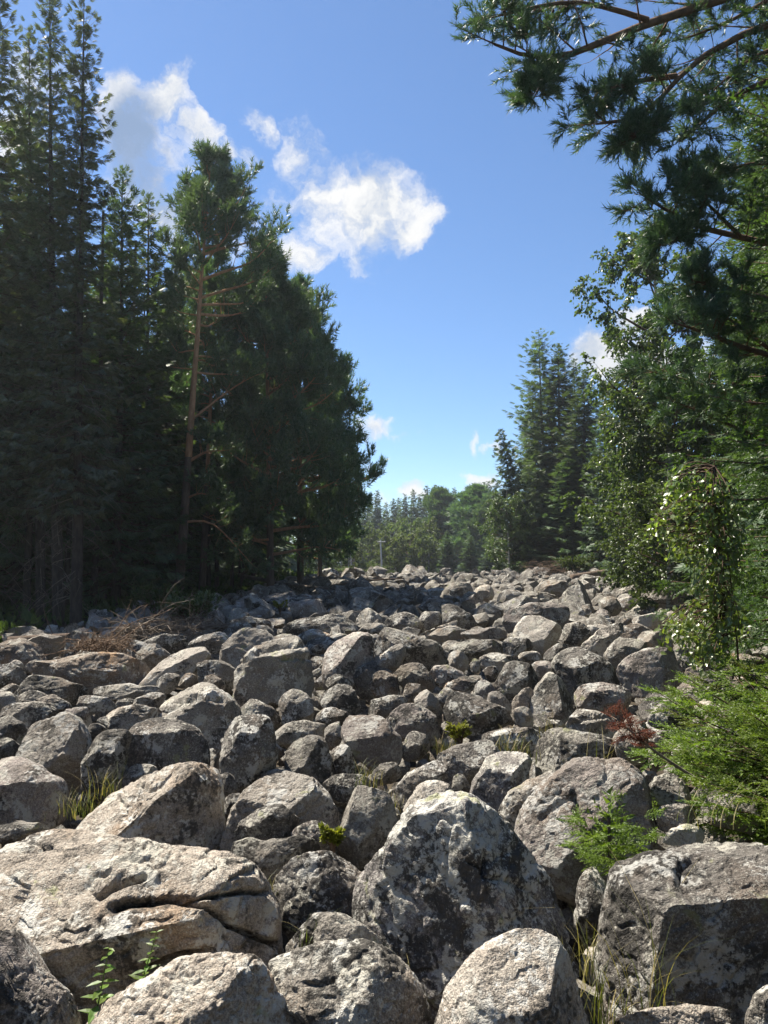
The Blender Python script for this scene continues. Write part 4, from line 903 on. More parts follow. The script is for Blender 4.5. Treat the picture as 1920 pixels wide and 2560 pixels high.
def spruce_parts(h, r, z0, seed, T=SPRAY, spray=.34, gap=.26, nb=6, step=.15, dead=0, droop=.35, top=.75, mat='spruce', bark='bark_spruce', lush=1.0, r_trunk=None, cone=True):
    """trunk, crown (and dead lower branches) of a spruce or fir whose base is the origin"""
    rg = np.random.RandomState(seed)
    tw, bw, dw = Wood(), Wood(), Wood()
    zs = np.linspace(-.3, h, 14); wob = np.cumsum(rg.normal(0, .012 * h / 14, (14, 2)), axis=0)
    tp = np.column_stack([wob, zs])
    tw.tube(tp, r_trunk or h * .0105 + .03, .012, 9)
    def trunk_at(z): return np.array((np.interp(z, zs, tp[:, 0]), np.interp(z, zs, tp[:, 1]), z))
    P, D, S = [], [], []
    z = z0
    while z < h - .12:
        t = (z - z0) / (h - z0)
        n = max(3, int(round(nb * (1 - .4 * t))))
        a0 = rg.uniform(0, 6.28)
        for i in range(n):
            L = r * ((1 - t) ** top if cone else max(.0, 1 - t ** 2.2) ** .6) * rg.uniform(.62, 1.18) * min(1, .75 + 2.2 * t) + .10
            az = a0 + i / n * 6.28 + rg.normal(0, .25)
            out = np.array((math.cos(az), math.sin(az), 0)); side = np.array((-out[1], out[0], 0))
            a = -droop + (droop + .75) * t ** 1.3 + rg.normal(0, .08)
            s = np.linspace(0, 1, 6)
            b0 = trunk_at(z + rg.uniform(-.5, .5) * gap)
            path = b0 + out * (L * s)[:, None] + np.array((0, 0, 1.0)) * (L * (a * s + .22 * s ** 2.5))[:, None] + side * (rg.normal(0, .08) * L * s ** 2)[:, None]
            if L > .35: bw.tube(path, .006 + .012 * L, .003, 3)
            m = max(2, int(L / step * lush))
            ss = np.linspace(.14, 1.0, m) + rg.normal(0, .02, m)
            pos = np.stack([np.interp(ss, s, path[:, c]) for c in range(3)], 1)
            tan = nrm(path[-1] - path[0])
            for sg in (1, -1):
                sl = np.minimum(spray * rg.uniform(.75, 1.2, m), .10 + .75 * L * (1.15 - ss))
                d = tan * .75 + side * sg * rg.uniform(.5, 1.0, m)[:, None] + np.array((0, 0, 1.0)) * rg.normal(-.28, .22, m)[:, None]
                P.append(pos); D.append(d); S.append(sl)
            P.append(path[-1:] - tan * .05); D.append(tan[None]); S.append(np.array([min(spray * .8, .12 + .6 * L)]))
        z += gap * rg.uniform(.7, 1.25) * (1 - .35 * t)
    P.append(np.array([[tp[-1, 0], tp[-1, 1], h - .25]])); D.append(np.array([[0, 0, 1.0]])); S.append(np.array([.4]))
    P, D, S = np.concatenate(P), np.concatenate(D), np.concatenate(S)
    V, F = inst(T, P, frames(D, rg, rg.normal(0, .5, len(D))), S)
    parts = [('trunk', tw.mesh('trunk', M[bark])), ('limbs', bw.mesh('limbs', M['twig'])), ('crown', mesh_of('crown', V, F, M[mat]))]
    for _ in range(dead):
        zz = rg.uniform(.8, max(1.2, z0 + .25 * (h - z0))); az = rg.uniform(0, 6.28); L = rg.uniform(.5, 1.0) * r * 1.1
        out = np.array((math.cos(az), math.sin(az), 0)); s = np.linspace(0, 1, 6)
        dr = rg.uniform(.2, .8)
        p = trunk_at(zz) + out * (L * s)[:, None] - np.array((0, 0, 1.0)) * (L * dr * s ** 1.5)[:, None] + rg.normal(0, .03, (6, 3)) * s[:, None]
        dw.tube(p, .016, .004, 3)
        for _ in range(5):
            q = rg.uniform(.25, .95); o = np.array([np.interp(q, s, p[:, c]) for c in range(3)])
            d = nrm(out * .5 + rg.normal(0, .6, 3) + np.array((0, 0, -.5))) * rg.uniform(.15, .5)
            dw.tube([o, o + d * .5 + rg.normal(0, .02, 3), o + d], .006, .002, 3)
    if dead: parts.append(('dead_branches', dw.mesh('dead_branches', M['dead'])))
    return parts

def interp_path(p, s):
    q = np.linspace(0, 1, len(p)); return np.stack([np.interp(s, q, p[:, c]) for c in range(3)], -1)
def smooth_path(p, n=9):
    p = np.asarray(p, float); q = np.linspace(0, 1, len(p)); s = np.linspace(0, 1, n)
    out = interp_path(p, s)
    for _ in range(2): out[1:-1] = .25 * out[:-2] + .5 * out[1:-1] + .25 * out[2:]
    return out
def ramify(limbs, rg, wood, n_sub=8, sub=.42, s0=.25, n_sh=6, sh=.30, up=.35, droop=0.0, per=3, r_limb=.05, twig_sides=3, spread=1.0, hang=0.0, shoots=True):
    """limbs (polylines, radius) -> sub-branches -> shoots; returns points, directions for foliage"""
    P, D = [], []
    for (path, r0) in limbs:
        path = smooth_path(path); L = np.linalg.norm(np.diff(path, axis=0), axis=1).sum()
        wood.tube(path, r0, max(.005, r0 * .22), 6)
        n = max(3, int(n_sub * rg.uniform(.8, 1.2)))
        for i in range(n + 1):
            s = 1.0 if i == n else s0 + (1 - s0) * (i + rg.uniform(0, .9)) / n
            o = interp_path(path, s); tan = nrm(interp_path(path, min(1, s + .04)) - interp_path(path, max(0, s - .08)))
            if i == n: d = tan
            else:
                sd = nrm(np.cross(tan, rg.normal(size=3)))
                sd = nrm(sd * np.array((1, 1, .55)))
                d = nrm(tan * rg.uniform(.35, .8) + sd * spread + np.array((0, 0, up)) * rg.uniform(.3, 1.2))
            l = L * sub * (1.12 - .65 * s) * rg.uniform(.65, 1.2)
            q = np.linspace(0, 1, 5)[:, None]
            sp = o + d * l * q + np.array((0, 0, 1.0)) * l * (up * .35 - droop) * q ** 2 + rg.normal(0, .03 * l, (5, 3)) * q
            wood.tube(sp[[0, 2, 4]], max(.004, r0 * .28 * (1.1 - .5 * s)), .003, twig_sides)
            for j in range(n_sh):
                s2 = 1.0 if j == 0 else rg.uniform(.22, 1.0)
                o2 = interp_path(sp, s2); d2 = nrm(nrm(sp[-1] - sp[0]) * .8 + rg.normal(0, .55, 3) * np.array((1, 1, .7)) + np.array((0, 0, up * .7 - hang)))
                l2 = sh * rg.uniform(.6, 1.2)
                q2 = np.linspace(0, 1, 4)[:, None]
                tp = o2 + d2 * l2 * q2 - np.array((0, 0, 1.0)) * l2 * hang * .8 * q2 ** 2
                if shoots: wood.tube(tp[[0, 3]], .004, .002, 3)
                for k in range(per):
                    s3 = 1.0 if k == 0 else rg.uniform(.2, .95)
                    P.append(interp_path(tp, s3)); D.append(nrm(tp[-1] - tp[1]) + rg.normal(0, .35 if k else .12, 3) + np.array((0, 0, .15 - hang * .6)))
    return np.array(P), np.array(D)
def pine_limbs(h, env, n, rg, zlo, base=(0, 0), lean=(0, 0), rise=.35, pref=None, pw=.5, open_front=0.0):
    """limbs from a leaning trunk out to an envelope env(t) (t = 0 at the lowest limb, 1 at the top)"""
    L = []
    for i in range(n):
        t = ((i + rg.uniform(0, 1)) / n) ** .9
        z = zlo + (h - zlo) * t * (.93 - .13 * min(1, rise))
        az = i * 2.4 + rg.normal(0, .5)
        out = np.array((math.cos(az), math.sin(az), 0.0))
        if t < open_front and out[1] < -.25: out[1] *= -1
        rad = env(t) * rg.uniform(.7, 1.1)
        if pref is not None: rad *= 1 + pw * float(out[:2] @ np.asarray(pref))
        f = np.clip(z / h, 0, 1)
        o = np.array((lean[0] * f ** 1.3, lean[1] * f ** 1.3, z * .985))
        up = min(rise * (.3 + t) * rad, max(.05, h - .1 - o[2]))
        p = [o, o + out * rad * .4 + np.array((0, 0, up * .35 + rg.normal(0, .1))), o + out * rad * .75 + np.array((0, 0, up * .55 + rg.normal(0, .15))), o + out * rad + np.array((0, 0, up + rg.normal(0, .15)))]
        L.append((np.array(p), .018 + .016 * rad))
    return L
def pine_parts(h, env, n, seed, zlo, T=TUFT_FAR, tuft=.20, lean=(0, 0), pref=None, pw=.5, n_sub=8, n_sh=6, per=3, rise=.35, mat='pine', r_trunk=None, stubs=0, extra=(), sub=.45, sh=.34, open_front=0.0):
    rg = np.random.RandomState(seed)
    tw, bw = Wood(), Wood()
    f = np.linspace(0, 1, 16); z = -.3 + (h + .3) * f
    tp = np.column_stack([lean[0] * f ** 1.3, lean[1] * f ** 1.3, z]); tp[:, :2] += np.cumsum(rg.normal(0, .008, (16, 2)), axis=0)
    k = 5
    tr = r_trunk or h * .0125
    low, hi = Wood(), Wood()
    rad = tr * (1 - .9 * f ** 1.15)
    low.tube(tp[:k + 1], rad[0] * 1.12, rad[k], 12); hi.tube(tp[k:], rad[k], rad[-1], 10)
    limbs = pine_limbs(h, env, n, rg, zlo, lean=lean, rise=rise, pref=pref, pw=pw, open_front=open_front) + list(extra)
    for i in range(9):             # the leader and the young shoots round it
        zz = h * (.80 + .19 * i / 8); az = i * 2.4; q = .25 + 1.0 * (1 - i / 8); f_ = (zz / h) ** 1.3
        o = np.array((lean[0] * f_, lean[1] * f_, zz)); d = np.array((math.cos(az) * q, math.sin(az) * q, 0))
        limbs.append((np.array([o, o + d * .5 + np.array((0, 0, .15)), o + d + np.array((0, 0, min(.55, h - zz + .1)))]), .02))
    P, D = ramify(limbs, rg, bw, n_sub, sub, .28, n_sh, sh, .45, 0.0, per, shoots=False)
    V, F = inst(T, P, frames(D, rg, rg.uniform(0, 6.28, len(D))), tuft * rg.uniform(.75, 1.25, len(P)))
    for _ in range(stubs):
        zz = rg.uniform(.12, .75) * h; az = rg.uniform(0, 6.28); o = np.array((np.interp(zz, z, tp[:, 0]), np.interp(zz, z, tp[:, 1]), zz))
        d = np.array((math.cos(az), math.sin(az), rg.uniform(-.2, .5))) * rg.uniform(.08, .4)
        bw.tube([o, o + d * .5, o + d + np.array((0, 0, rg.uniform(-.05, .15)))], .022, .006, 4)
    return [('trunk_base', low.mesh('trunk_base', M['bark_low'])), ('trunk', hi.mesh('trunk', M['bark_pine'])), ('limbs', bw.mesh('limbs', M['bark_pine'])), ('crown', mesh_of('crown', V, F, M[mat]))]
def birch_parts(h, env, n, seed, zlo, T=LEAF_LO, leaf=.07, lean=(0, 0), per=9, n_sub=8, n_sh=7, hang=.7, mat='birch', pref=None, pw=.5, sh=.5, sub=.40, rise=.9):
    rg = np.random.RandomState(seed)
    tw, bw = Wood(), Wood()
    f = np.linspace(0, 1, 12)
    tp = np.column_stack([lean[0] * f ** 1.4, lean[1] * f ** 1.4, -.3 + (h + .2) * f]); tp[:, :2] += np.cumsum(rg.normal(0, .02, (12, 2)), axis=0)
    tw.tube(tp, h * .0095 + .02, .012, 9)
    limbs = pine_limbs(h, env, n, rg, zlo, lean=lean, rise=rise, pref=pref, pw=pw)
    P, D = ramify(limbs, rg, bw, n_sub, sub, .25, n_sh, sh, .25, .25, per, hang=hang, shoots=h > 12)
    P = P + rg.normal(0, .03, P.shape)
    D = D + rg.normal(0, .6, D.shape) + np.array((0, 0, -.4))
    V, F = inst(T, P, frames(D, rg, rg.uniform(0, 6.28, len(D))), leaf * rg.uniform(.7, 1.25, len(P)))
    return [('trunk', tw.mesh('trunk', M['bark_birch'])), ('limbs', bw.mesh('limbs', M['twig'])), ('crown', mesh_of('crown', V, F, M[mat]))]

def plant(name, parts, loc, label, cat, group=None, rot=None, scale=None):
    e = obj(name, None, None, loc, rot, scale)
    e.empty_display_size = .3
    tag(e, label, cat, group)
    for (n, me) in parts:
        if me is not None:
            o = obj(n, me, e)
            if n in ('dead_branches', 'twigs', 'crown', 'foliage', 'limbs'): o['kind'] = 'stuff'
    return e
def stand(name, parts, h0, bx, y, tx, ty, label, cat='tree', group=None, spin=0.0, wide=1.0, sink=.1):
    """stands a tree built h0 high so that its foot and its tip are where the photograph has them"""
    base = at(bx, 1400, y); base[2] = float(gz(y)) - sink
    tip = at(tx, ty, y)
    v = Vector(tip - base); s = v.length / h0
    q = v.to_track_quat('Z', 'Y').to_matrix() @ Matrix.Rotation(spin - (math.pi), 3, 'Z')
    # keep the crown's bearing: turn about the trunk only
    up = v.normalized(); x = Vector((1, 0, 0)); x = (x - up * x.dot(up)).normalized(); yv = up.cross(x)
    m = Matrix((x, yv, up)).transposed() @ Matrix.Rotation(spin, 3, 'Z')
    return plant(name, parts, tuple(base), label, cat, group, m.to_euler(), (s * wide, s * wide, s))

# ------------------------------------------------------------------ trees
S = 1659 / 1920.0
def up(v): return v / S            # view (1659 px wide) to photograph pixels
def st(name, parts, h0, bx, y, tx, ty, label, **kw):
    return stand(name, parts, h0, up(bx), y, up(tx), up(ty), label, **kw)
TALL = [spruce_parts(18, 1.75, 3.4, 11 + i, nb=6, gap=.32, step=.15, spray=.38, dead=40, droop=.42, top=.62, mat='spruce_grey', lush=.9, r_trunk=.21) for i in range(2)]
FULL = [spruce_parts(14, 2.3, .9, 21 + i, nb=7, gap=.32, step=.19, spray=.48, dead=0, droop=.35) for i in range(2)]
DARK = spruce_parts(15, 2.6, 2.2, 31, nb=7, gap=.45, step=.28, spray=.70, dead=26, droop=.4, r_trunk=.17)
G = 'spruces of the left-hand forest'
st('spruce_tree', TALL[0], 18, 130, 20.5, 105, -22, 'tall thin spruce with twin spire, second trunk from the left edge', group=G, wide=.78)
st('spruce_tree', TALL[1], 18, 166, 19.5, 178, -8, 'tall thin spruce nearest the stones, its spire right of its twin', group=G, spin=1.0, wide=.78)
st('spruce_tree', TALL[1], 18, 92, 22.0, 60, 60, 'thin spruce hidden behind the twin spires, with bare lower trunk', group=G, spin=2.6, wide=.7)
st('spruce_tree', TALL[0], 18, -22, 21.0, -5, -60, 'spruce cut off by the left edge of the view', group=G, spin=2.0, wide=.85)
st('spruce_tree', FULL[0], 14, 252, 25.0, 266, 365, 'slim dark spruce just right of the twin spires', group=G, wide=.85)
st('spruce_tree', FULL[1], 14, 318, 28.0, 316, 424, 'pointed spruce between the twin spires and the orange-trunked pine', group=G, spin=.7, wide=.8)
st('spruce_tree', FULL[0], 14, 222, 27.5, 226, 520, 'shorter spruce filling the gap behind the slim dark spruce', group=G, spin=2.2)
st('spruce_tree', FULL[1], 14, 40, 25.0, 20, 480, 'bushy spruce behind the trunks at the left edge', group=G, spin=3.1, wide=1.1)
st('spruce_tree', FULL[0], 14, 360, 33.0, 372, 610, 'spruce deep in the wood behind the orange-trunked pine', group=G, spin=4.0, wide=1.1)
env_main = lambda t: .95 + 1.25 * math.sin(math.pi * min(1, .12 + .8 * t)) ** .8 if t < .9 else .9
main_pine = pine_parts(17, env_main, 32, 41, 8.6, T=TUFT_FAR, tuft=.31, lean=(0, 0), pref=(.8, .6), pw=.35, n_sub=8, n_sh=7, per=3, open_front=.5, rise=.55, r_trunk=.21, stubs=26,
    extra=[(np.array([(0, 0, 6.9), (.9, .2, 7.7), (1.9, .4, 8.5), (2.7, .5, 8.9)]), .06), (np.array([(0, 0, 5.3), (.8, -.3, 5.7), (1.6, -.4, 5.75)]), .07), (np.array([(0, 0, 3.9), (.7, -.3, 4.15), (1.5, -.3, 3.95)]), .05), (np.array([(0, 0, 3.0), (1.2, -.2, 3.2), (2.3, -.3, 2.3), (3.0, -.3, 1.7)]), .055)], sub=.42)
st('pine_tree', main_pine, 17, 386, 27.6, 456, 352, 'tall pine with a bare orange trunk at the edge of the left forest', group='pines of the left-hand forest', wide=.86)
env_wide = lambda t: 3.9 * (1 - t) ** .55 + .6 if t > .12 else 3.0 + 8 * t
wide_pine = pine_parts(13.5, env_wide, 46, 42, 1.6, T=TUFT_FAR, tuft=.44, pref=(1, 0), pw=.12, n_sub=9, n_sh=7, per=3, rise=.30, r_trunk=.20, sub=.40)
st('pine_tree', wide_pine, 13.5, 585, 31.0, 575, 560, 'broad bushy pine right behind the bare orange trunk', group='pines of the left-hand forest', wide=.74)
st('pine_tree', wide_pine, 13.5, 650, 35.0, 645, 640, 'broad dark pine at the right end of the left forest, overhanging the stones', group='pines of the left-hand forest', spin=1.2, wide=.76)
st('pine_tree', wide_pine, 13.5, 692, 44.0, 690, 860, 'lower bushy pine at the forest corner beyond the overhanging pine', group='pines of the left-hand forest', spin=2.4, wide=.8)
st('pine_tree', main_pine, 17, 437, 30.5, 470, 560, 'second pine trunk standing just right behind the bare orange trunk', group='pines of the left-hand forest', spin=.9, wide=.8)
# deeper rows close the wood
rg = np.random.RandomState(9)
deep = []
for y, xs in ((25, (-14.5, -11.5)), (29, (-17, -14, -11.2)), (33, (-19, -15.5, -12.5, -9.5)), (38, (-21, -17.5, -14, -11, -7.5)), (44, (-23, -19, -15, -11.5, -8)), (51, (-24, -18, -13, -9))):
    for x in xs:
        deep.append((x + rg.uniform(-.6, .6), y + rg.uniform(-1, 1)))
for i, (x, y) in enumerate(deep):
    k = rg.uniform(.85, 1.1)
    plant('spruce_tree', DARK if i % 3 else FULL[i % 2], (x, y, gz(y) - .1), 'dark spruce deep inside the left forest, one of many behind the front trunks', 'tree', 'spruces deep in the left forest', (0, 0, rg.uniform(0, 6.28)), (k, k, k))
_bx = [148, 205, 280, 335, 450, 470, 500, 523, 240, 60, 305, 412]
TRUNKS = [['first', 'second', 'third', 'fourth', 'fifth', 'sixth', 'seventh', 'eighth', 'ninth', 'tenth', 'eleventh', 'twelfth'][sorted(_bx).index(b)] + ' of twelve from the left' for b in _bx]
for i, (bx, y, r) in enumerate(((148, 24, .10), (205, 24.5, .12), (280, 27, .13), (335, 31, .10), (450, 32, .12), (470, 34, .10), (500, 35, .09), (523, 36, .10), (240, 31, .09), (60, 23, .12), (305, 34, .10), (412, 33, .09))):
    w = Wood(); rr = np.random.RandomState(60 + i)
    w.tube(np.column_stack([np.cumsum(rr.normal(0, .02, 10)), np.cumsum(rr.normal(0, .02, 10)), np.linspace(-.2, 13, 10)]), r, r * .35, 8)
    dw = Wood()
    for _ in range(26):
        z = rr.uniform(1, 11); az = rr.uniform(0, 6.28); L = rr.uniform(.4, 1.3); o = np.array((0, 0, z)); d = np.array((math.cos(az), math.sin(az), rr.uniform(-.6, .1))) * L
        dw.tube([o, o + d * .5 + rr.normal(0, .05, 3), o + d + np.array((0, 0, -.15))], .014, .003, 3)
    b = at(up(bx), 1400, y); b[2] = gz(y) - .1
    plant('bare_trunk', [('trunk', w.mesh('trunk', M['bark_spruce'])), ('dead_branches', dw.mesh('dead_branches', M['dead']))], tuple(b), 'bare shaded trunk with dead twigs inside the left forest, ' + TRUNKS[i], 'tree', 'bare trunks inside the left forest')

# --- right side, middle distance
larch = spruce_parts(22, 3.6, 2.5, 51, nb=6, gap=.62, step=.27, spray=.72, droop=.05, top=.70, mat='larch', lush=1.0, r_trunk=.22)
SP2 = spruce_parts(19, 3.0, .6, 52, nb=8, gap=.42, step=.27, spray=.75, droop=.45, top=.72)
lean_spruce = spruce_parts(13, 2.3, 1.2, 53, T=SPRAY_FAT, nb=7, gap=.38, step=.26, spray=.6, droop=.35, top=.8)
GR = 'conifers beyond the right of the field'
st('larch_tree', larch, 22, 1188, 64, 1163, 712, 'tallest feathery larch on the right, with open upper branches', group=GR, wide=1.25)
st('spruce_tree', SP2, 19, 1212, 62, 1205, 745, 'tall dark spruce standing right against the feathery larch', group=GR, wide=1.3)
st('spruce_tree', lean_spruce, 13, 1141, 60, 1080, 928, 'slender spruce leaning left at the end of the right tree row', group=GR)
st('spruce_tree', SP2, 19, 1262, 58, 1262, 800, 'dark spruce right of the larch, below the low white cloud', group=GR, spin=1.0, wide=1.3)
st('larch_tree', larch, 22, 1245, 68, 1240, 775, 'second larch behind the tall dark spruce', group=GR, spin=2.0)
st('spruce_tree', SP2, 19, 1310, 52, 1306, 850, 'dark spruce behind the lowest birch on the right', group=GR, spin=2.0)
st('spruce_tree', SP2, 19, 1160, 70, 1150, 830, 'spruce behind the feathery larch on its left side', group=GR, spin=3.0, wide=1.15)
st('spruce_tree', lean_spruce, 13, 1225, 57, 1228, 990, 'young spruce in front of the tall dark spruce by the larch', group=GR, spin=1.7, wide=1.7)
st('spruce_tree', SP2, 19, 1365, 44, 1362, 820, 'dark spruce between the birches on the right', group=GR, spin=4.0)
benv = lambda t: .5 + 1.35 * math.sin(math.pi * min(1, .1 + .85 * t)) ** .7
birchA = birch_parts(14, benv, 26, 61, 3.0, leaf=.13, per=12, n_sub=10, n_sh=8, pref=(-1, 0), pw=.15, hang=.5, sh=.4)
birchB = birch_parts(10, lambda t: .6 + 1.6 * math.sin(math.pi * min(1, .15 + .8 * t)) ** .7, 26, 62, .6, leaf=.15, per=11, n_sub=9, n_sh=8)
GB = 'birches on the right'
st('birch_tree', birchA, 14, 1475, 25, 1402, 425, 'tall birch leaning over the sky between the pine boughs on the right', group=GB)
st('birch_tree', birchA, 14, 1425, 36, 1400, 735, 'birch with light leaves below the low white cloud', group=GB, spin=.4, wide=1.2)
st('birch_tree', birchB, 10, 1425, 31, 1400, 910, 'lower birch spreading over the right edge of the stones', group=GB, wide=1.35)
st('birch_tree', birchB, 10, 1450, 26, 1440, 760, 'birch close behind the near pine on the right', group=GB, spin=1.5, wide=1.3)
st('birch_tree', birchB, 10, 1100, 58, 1092, 1055, 'small light birch at the foot of the leaning spruce', group=GB, spin=2.5, wide=1.25)
st('birch_tree', birchB, 10, 1440, 22, 1436, 1010, 'low leafy birch beside the young birch on the right', group=GB, spin=3.5, wide=1.4)
for i, (x, y, k, lab) in enumerate(((19.5, 40, 1.0, 'dark spruce behind the birches, farther along the right wood'), (15.5, 31, .95, 'dark spruce behind the spreading lower birch'), (12.6, 24, .9, 'dark spruce closing the wood behind the near pine'), (10.4, 18.5, .85, 'dark spruce just behind the near pine'), (9.0, 14.5, .8, 'dark spruce behind the bright fir boughs at the right edge'), (15, 22, 1, 'tall spruce deep in the right-hand wood'), (19, 33, 1, 'tall spruce deeper behind the birches'), (23, 47, 1, 'tall spruce at the far end of the right-hand wood'), (12, 14, .9, 'spruce hidden deep at the right edge'))):
    plant('spruce_tree', SP2 if i % 2 else FULL[0], (x, y, gz(y) - .1), lab, 'tree', 'spruces of the right-hand wood', (0, 0, i * 1.3), (k * 1.1, k * 1.1, k * (1.0 if i % 2 else 1.2)))

# --- far trees beyond the crest
FARS = [spruce_parts(18, 2.7, 1.0, 71 + i, T=SPRAY_FAT, nb=8, gap=.50, step=.42, spray=1.1, droop=.35, top=.8, lush=1.0) for i in range(2)]
far_pine = pine_parts(17, lambda t: 2.6 * math.sin(math.pi * min(1, .2 + .72 * t)) ** .8 + .5, 26, 73, 4.5, T=TUFT_FAR, tuft=1.0, n_sub=8, n_sh=6, per=2, rise=.5, sub=.5)
far_birch = birch_parts(11, lambda t: .8 + 1.9 * math.sin(math.pi * min(1, .15 + .8 * t)) ** .7, 22, 74, .8, leaf=.34, per=6, n_sub=7, n_sh=6, mat='birch_far')
def zf(x, y): return 640 + x / 2.592, 1200 + y / 2.592
rows = [(785, 70, 168, 0), (740, 112, 175, 1), (840, 148, 182, 0), (890, 122, 178, 1), (925, 118, 185, 0), (965, 92, 172, 1), (1018, 66, 176, 0), (1060, 92, 182, 1), (1105, 40, 178, 0), (1165, 34, 186, 1), (1197, 56, 176, 0), (1240, 85, 184, 1), (1280, 55, 172, 0), (1355, 75, 180, 1), (1410, 62, 170, 0), (1450, 45, 176, 1), (1478, 16, 182, 0), (1505, 10, 188, 1), (1540, 40, 170, 0), (700, 165, 170, 0), (660, 190, 178, 1), (620, 200, 165, 0), (1580, 60, 176, 1)]
names = ['spire second from the pine corner', 'short one left of the tallest left spire', 'small one right of the tallest left spire', 'blunt one above the pole', 'narrow one above the birch grove', 'broad one over the birch grove', 'pointed one over the middle of the birch grove', 'small one in the dip of the treeline', 'sharp tall one in the middle of the treeline', 'thin needle-like tip in the treeline', 'bushy top behind the far pine', 'low one behind the far pine', 'broad top right of the far pine', 'thin low tip between the two far pines', 'one behind the wide far pine', 'lowest of three tips by the leaning spruce', 'middle of three tips by the leaning spruce', 'tallest of three tips by the leaning spruce', 'one half hidden by the leaning spruce', 'one at the corner of the overhanging pine', 'one glimpsed below the overhanging pine boughs', 'one deepest behind the overhanging pine', 'one behind the leaning spruce']
for (x, y, dist, k), nm in zip(rows, names):
    u, v = zf(x, y)
    stand('far_conifer', FARS[k], 18, u, dist, u, v, 'dark far conifer on the skyline, ' + nm, 'tree', 'far conifers on the skyline', spin=x * .1, wide=1.15)
for (x, y, dist, P_, h0, nm, wd, lab) in (
    (1195, 95, 128, far_pine, 17, 'far_pine', 1.3, 'tall far pine with a dark bare trunk behind the birch grove'), (1425, 78, 118, far_pine, 17, 'far_pine', 1.5, 'wide far pine with reddish trunk left of the leaning spruce'), (1300, 190, 135, far_pine, 17, 'far_pine', 1.2, 'lower far pine between the two taller far pines'), (1500, 170, 112, far_pine, 17, 'far_pine', 1.2, 'far pine partly behind the small light birch'),
    (750, 268, 122, far_birch, 11, 'far_birch', 1.0, 'light green far birch left of the utility pole'), (905, 238, 125, far_birch, 11, 'far_birch', 1.1, 'far birch right of the utility pole, tallest of the grove'), (985, 246, 120, far_birch, 11, 'far_birch', 1.1, 'far birch in the middle of the sunlit grove'), (1075, 240, 122, far_birch, 11, 'far_birch', 1.2, 'far birch at the right of the sunlit grove'), (870, 330, 112, far_birch, 11, 'far_birch', 1.2, 'lower birch at the left front of the sunlit grove'), (1000, 300, 110, far_birch, 11, 'far_birch', 1.5, 'wide leafy birch at the front of the sunlit grove'), (1120, 340, 108, far_birch, 11, 'far_birch', 1.3, 'low birch at the right front of the sunlit grove'),
    (600, 360, 100, far_birch, 11, 'far_birch', 1.2, 'sunlit birch glimpsed under the overhanging pine'), (715, 520, 100, far_birch, 11, 'far_bush', 2.0, 'small round bush left of the utility pole foot'), (790, 545, 96, far_birch, 11, 'far_bush', 2.6, 'small pale bush at the foot of the utility pole'), (560, 560, 90, far_birch, 11, 'far_bush', 3.0, 'yellowish bush at the forest corner under the overhanging pine'),
    (1240, 330, 105, FARS[0], 18, 'far_conifer', 1.6, 'young conifer at the right of the birch grove'), (1390, 360, 100, FARS[1], 18, 'far_conifer', 1.9, 'young blue-green conifer below the wide far pine'), (1530, 330, 96, FARS[0], 18, 'far_conifer', 1.7, 'young conifer below the small light birch')):
    u, v = zf(x, y)
    stand(nm, P_, h0, u, dist, u, v, lab, 'tree' if 'bush' not in nm else 'bush', 'far trees beyond the crest', spin=x * .07, wide=wd)

# --- near pine whose boughs hang into the upper right
def limb_px(pts, y0, y1):
    n = len(pts); return np.array([at(u, v, y0 + (y1 - y0) * i / (n - 1)) for i, (u, v) in enumerate(pts)])
NP = np.array((7.3, 10.6, float(gz(10.6)) - .1))
px_limbs = [
    ([(2150, -120), (1792, 10), (1620, 50), (1510, 99), (1397, 168), (1320, 150), (1235, 110)], 10.4, 9.2, .075),
    ([(1620, 50), (1500, 10), (1400, 0), (1290, 30), (1225, 45)], 9.9, 9.2, .04), ([(1397, 168), (1365, 190), (1345, 225), (1335, 245)], 9.6, 9.3, .03),
    ([(2150, -20), (1900, 60), (1760, 120), (1690, 190), (1640, 280), (1580, 310), (1490, 310)], 10.4, 9.4, .06),
    ([(1690, 190), (1600, 200), (1540, 215), (1490, 230)], 9.9, 9.4, .04), ([(1640, 280), (1620, 330), (1560, 355)], 9.7, 9.5, .03),
    ([(2150, -260), (1800, -120), (1600, -60), (1420, -30)], 10.4, 9.4, .06), ([(2100, 150), (1900, 200), (1800, 260), (1745, 320), (1705, 350)], 10.4, 9.7, .05),
    ([(2150, 50), (1950, 110), (1850, 160), (1760, 250)], 10.6, 10.2, .05), ([(2150, -100), (1950, -20), (1820, 60), (1700, 100)], 10.8, 10.4, .05),
    ([(2150, 660), (1850, 590), (1742, 573), (1700, 545), (1650, 515), (1615, 495)], 10.4, 9.4, .05), ([(1742, 573), (1700, 600), (1660, 610)], 9.9, 9.5, .03), ([(1850, 590), (1760, 500), (1700, 450)], 10.1, 9.7, .03),
    ([(2150, 800), (1880, 740), (1790, 710), (1745, 705)], 10.4, 9.5, .05), ([(2150, 950), (1850, 870), (1760, 830), (1695, 810)], 10.3, 9.3, .05), ([(2150, 1100), (1850, 1000), (1720, 950), (1630, 930)], 10.3, 9.3, .05),
    ([(2100, 420), (1920, 400), (1820, 420), (1760, 450)], 10.5, 10.0, .04), ([(2150, 1000), (1950, 900), (1820, 790), (1760, 760)], 10.4, 9.8, .04), ([(2100, 1180), (1900, 1100), (1780, 1040), (1700, 1010)], 10.2, 9.5, .04),
]
rg = np.random.RandomState(81)
limbs = [(limb_px(p, a, b) - NP, r) for p, a, b, r in px_limbs]
bw, tw = Wood(), Wood()
tw.tube(np.column_stack([np.zeros(10), np.zeros(10), np.linspace(-.2, 13.5, 10)]), .20, .05, 12)
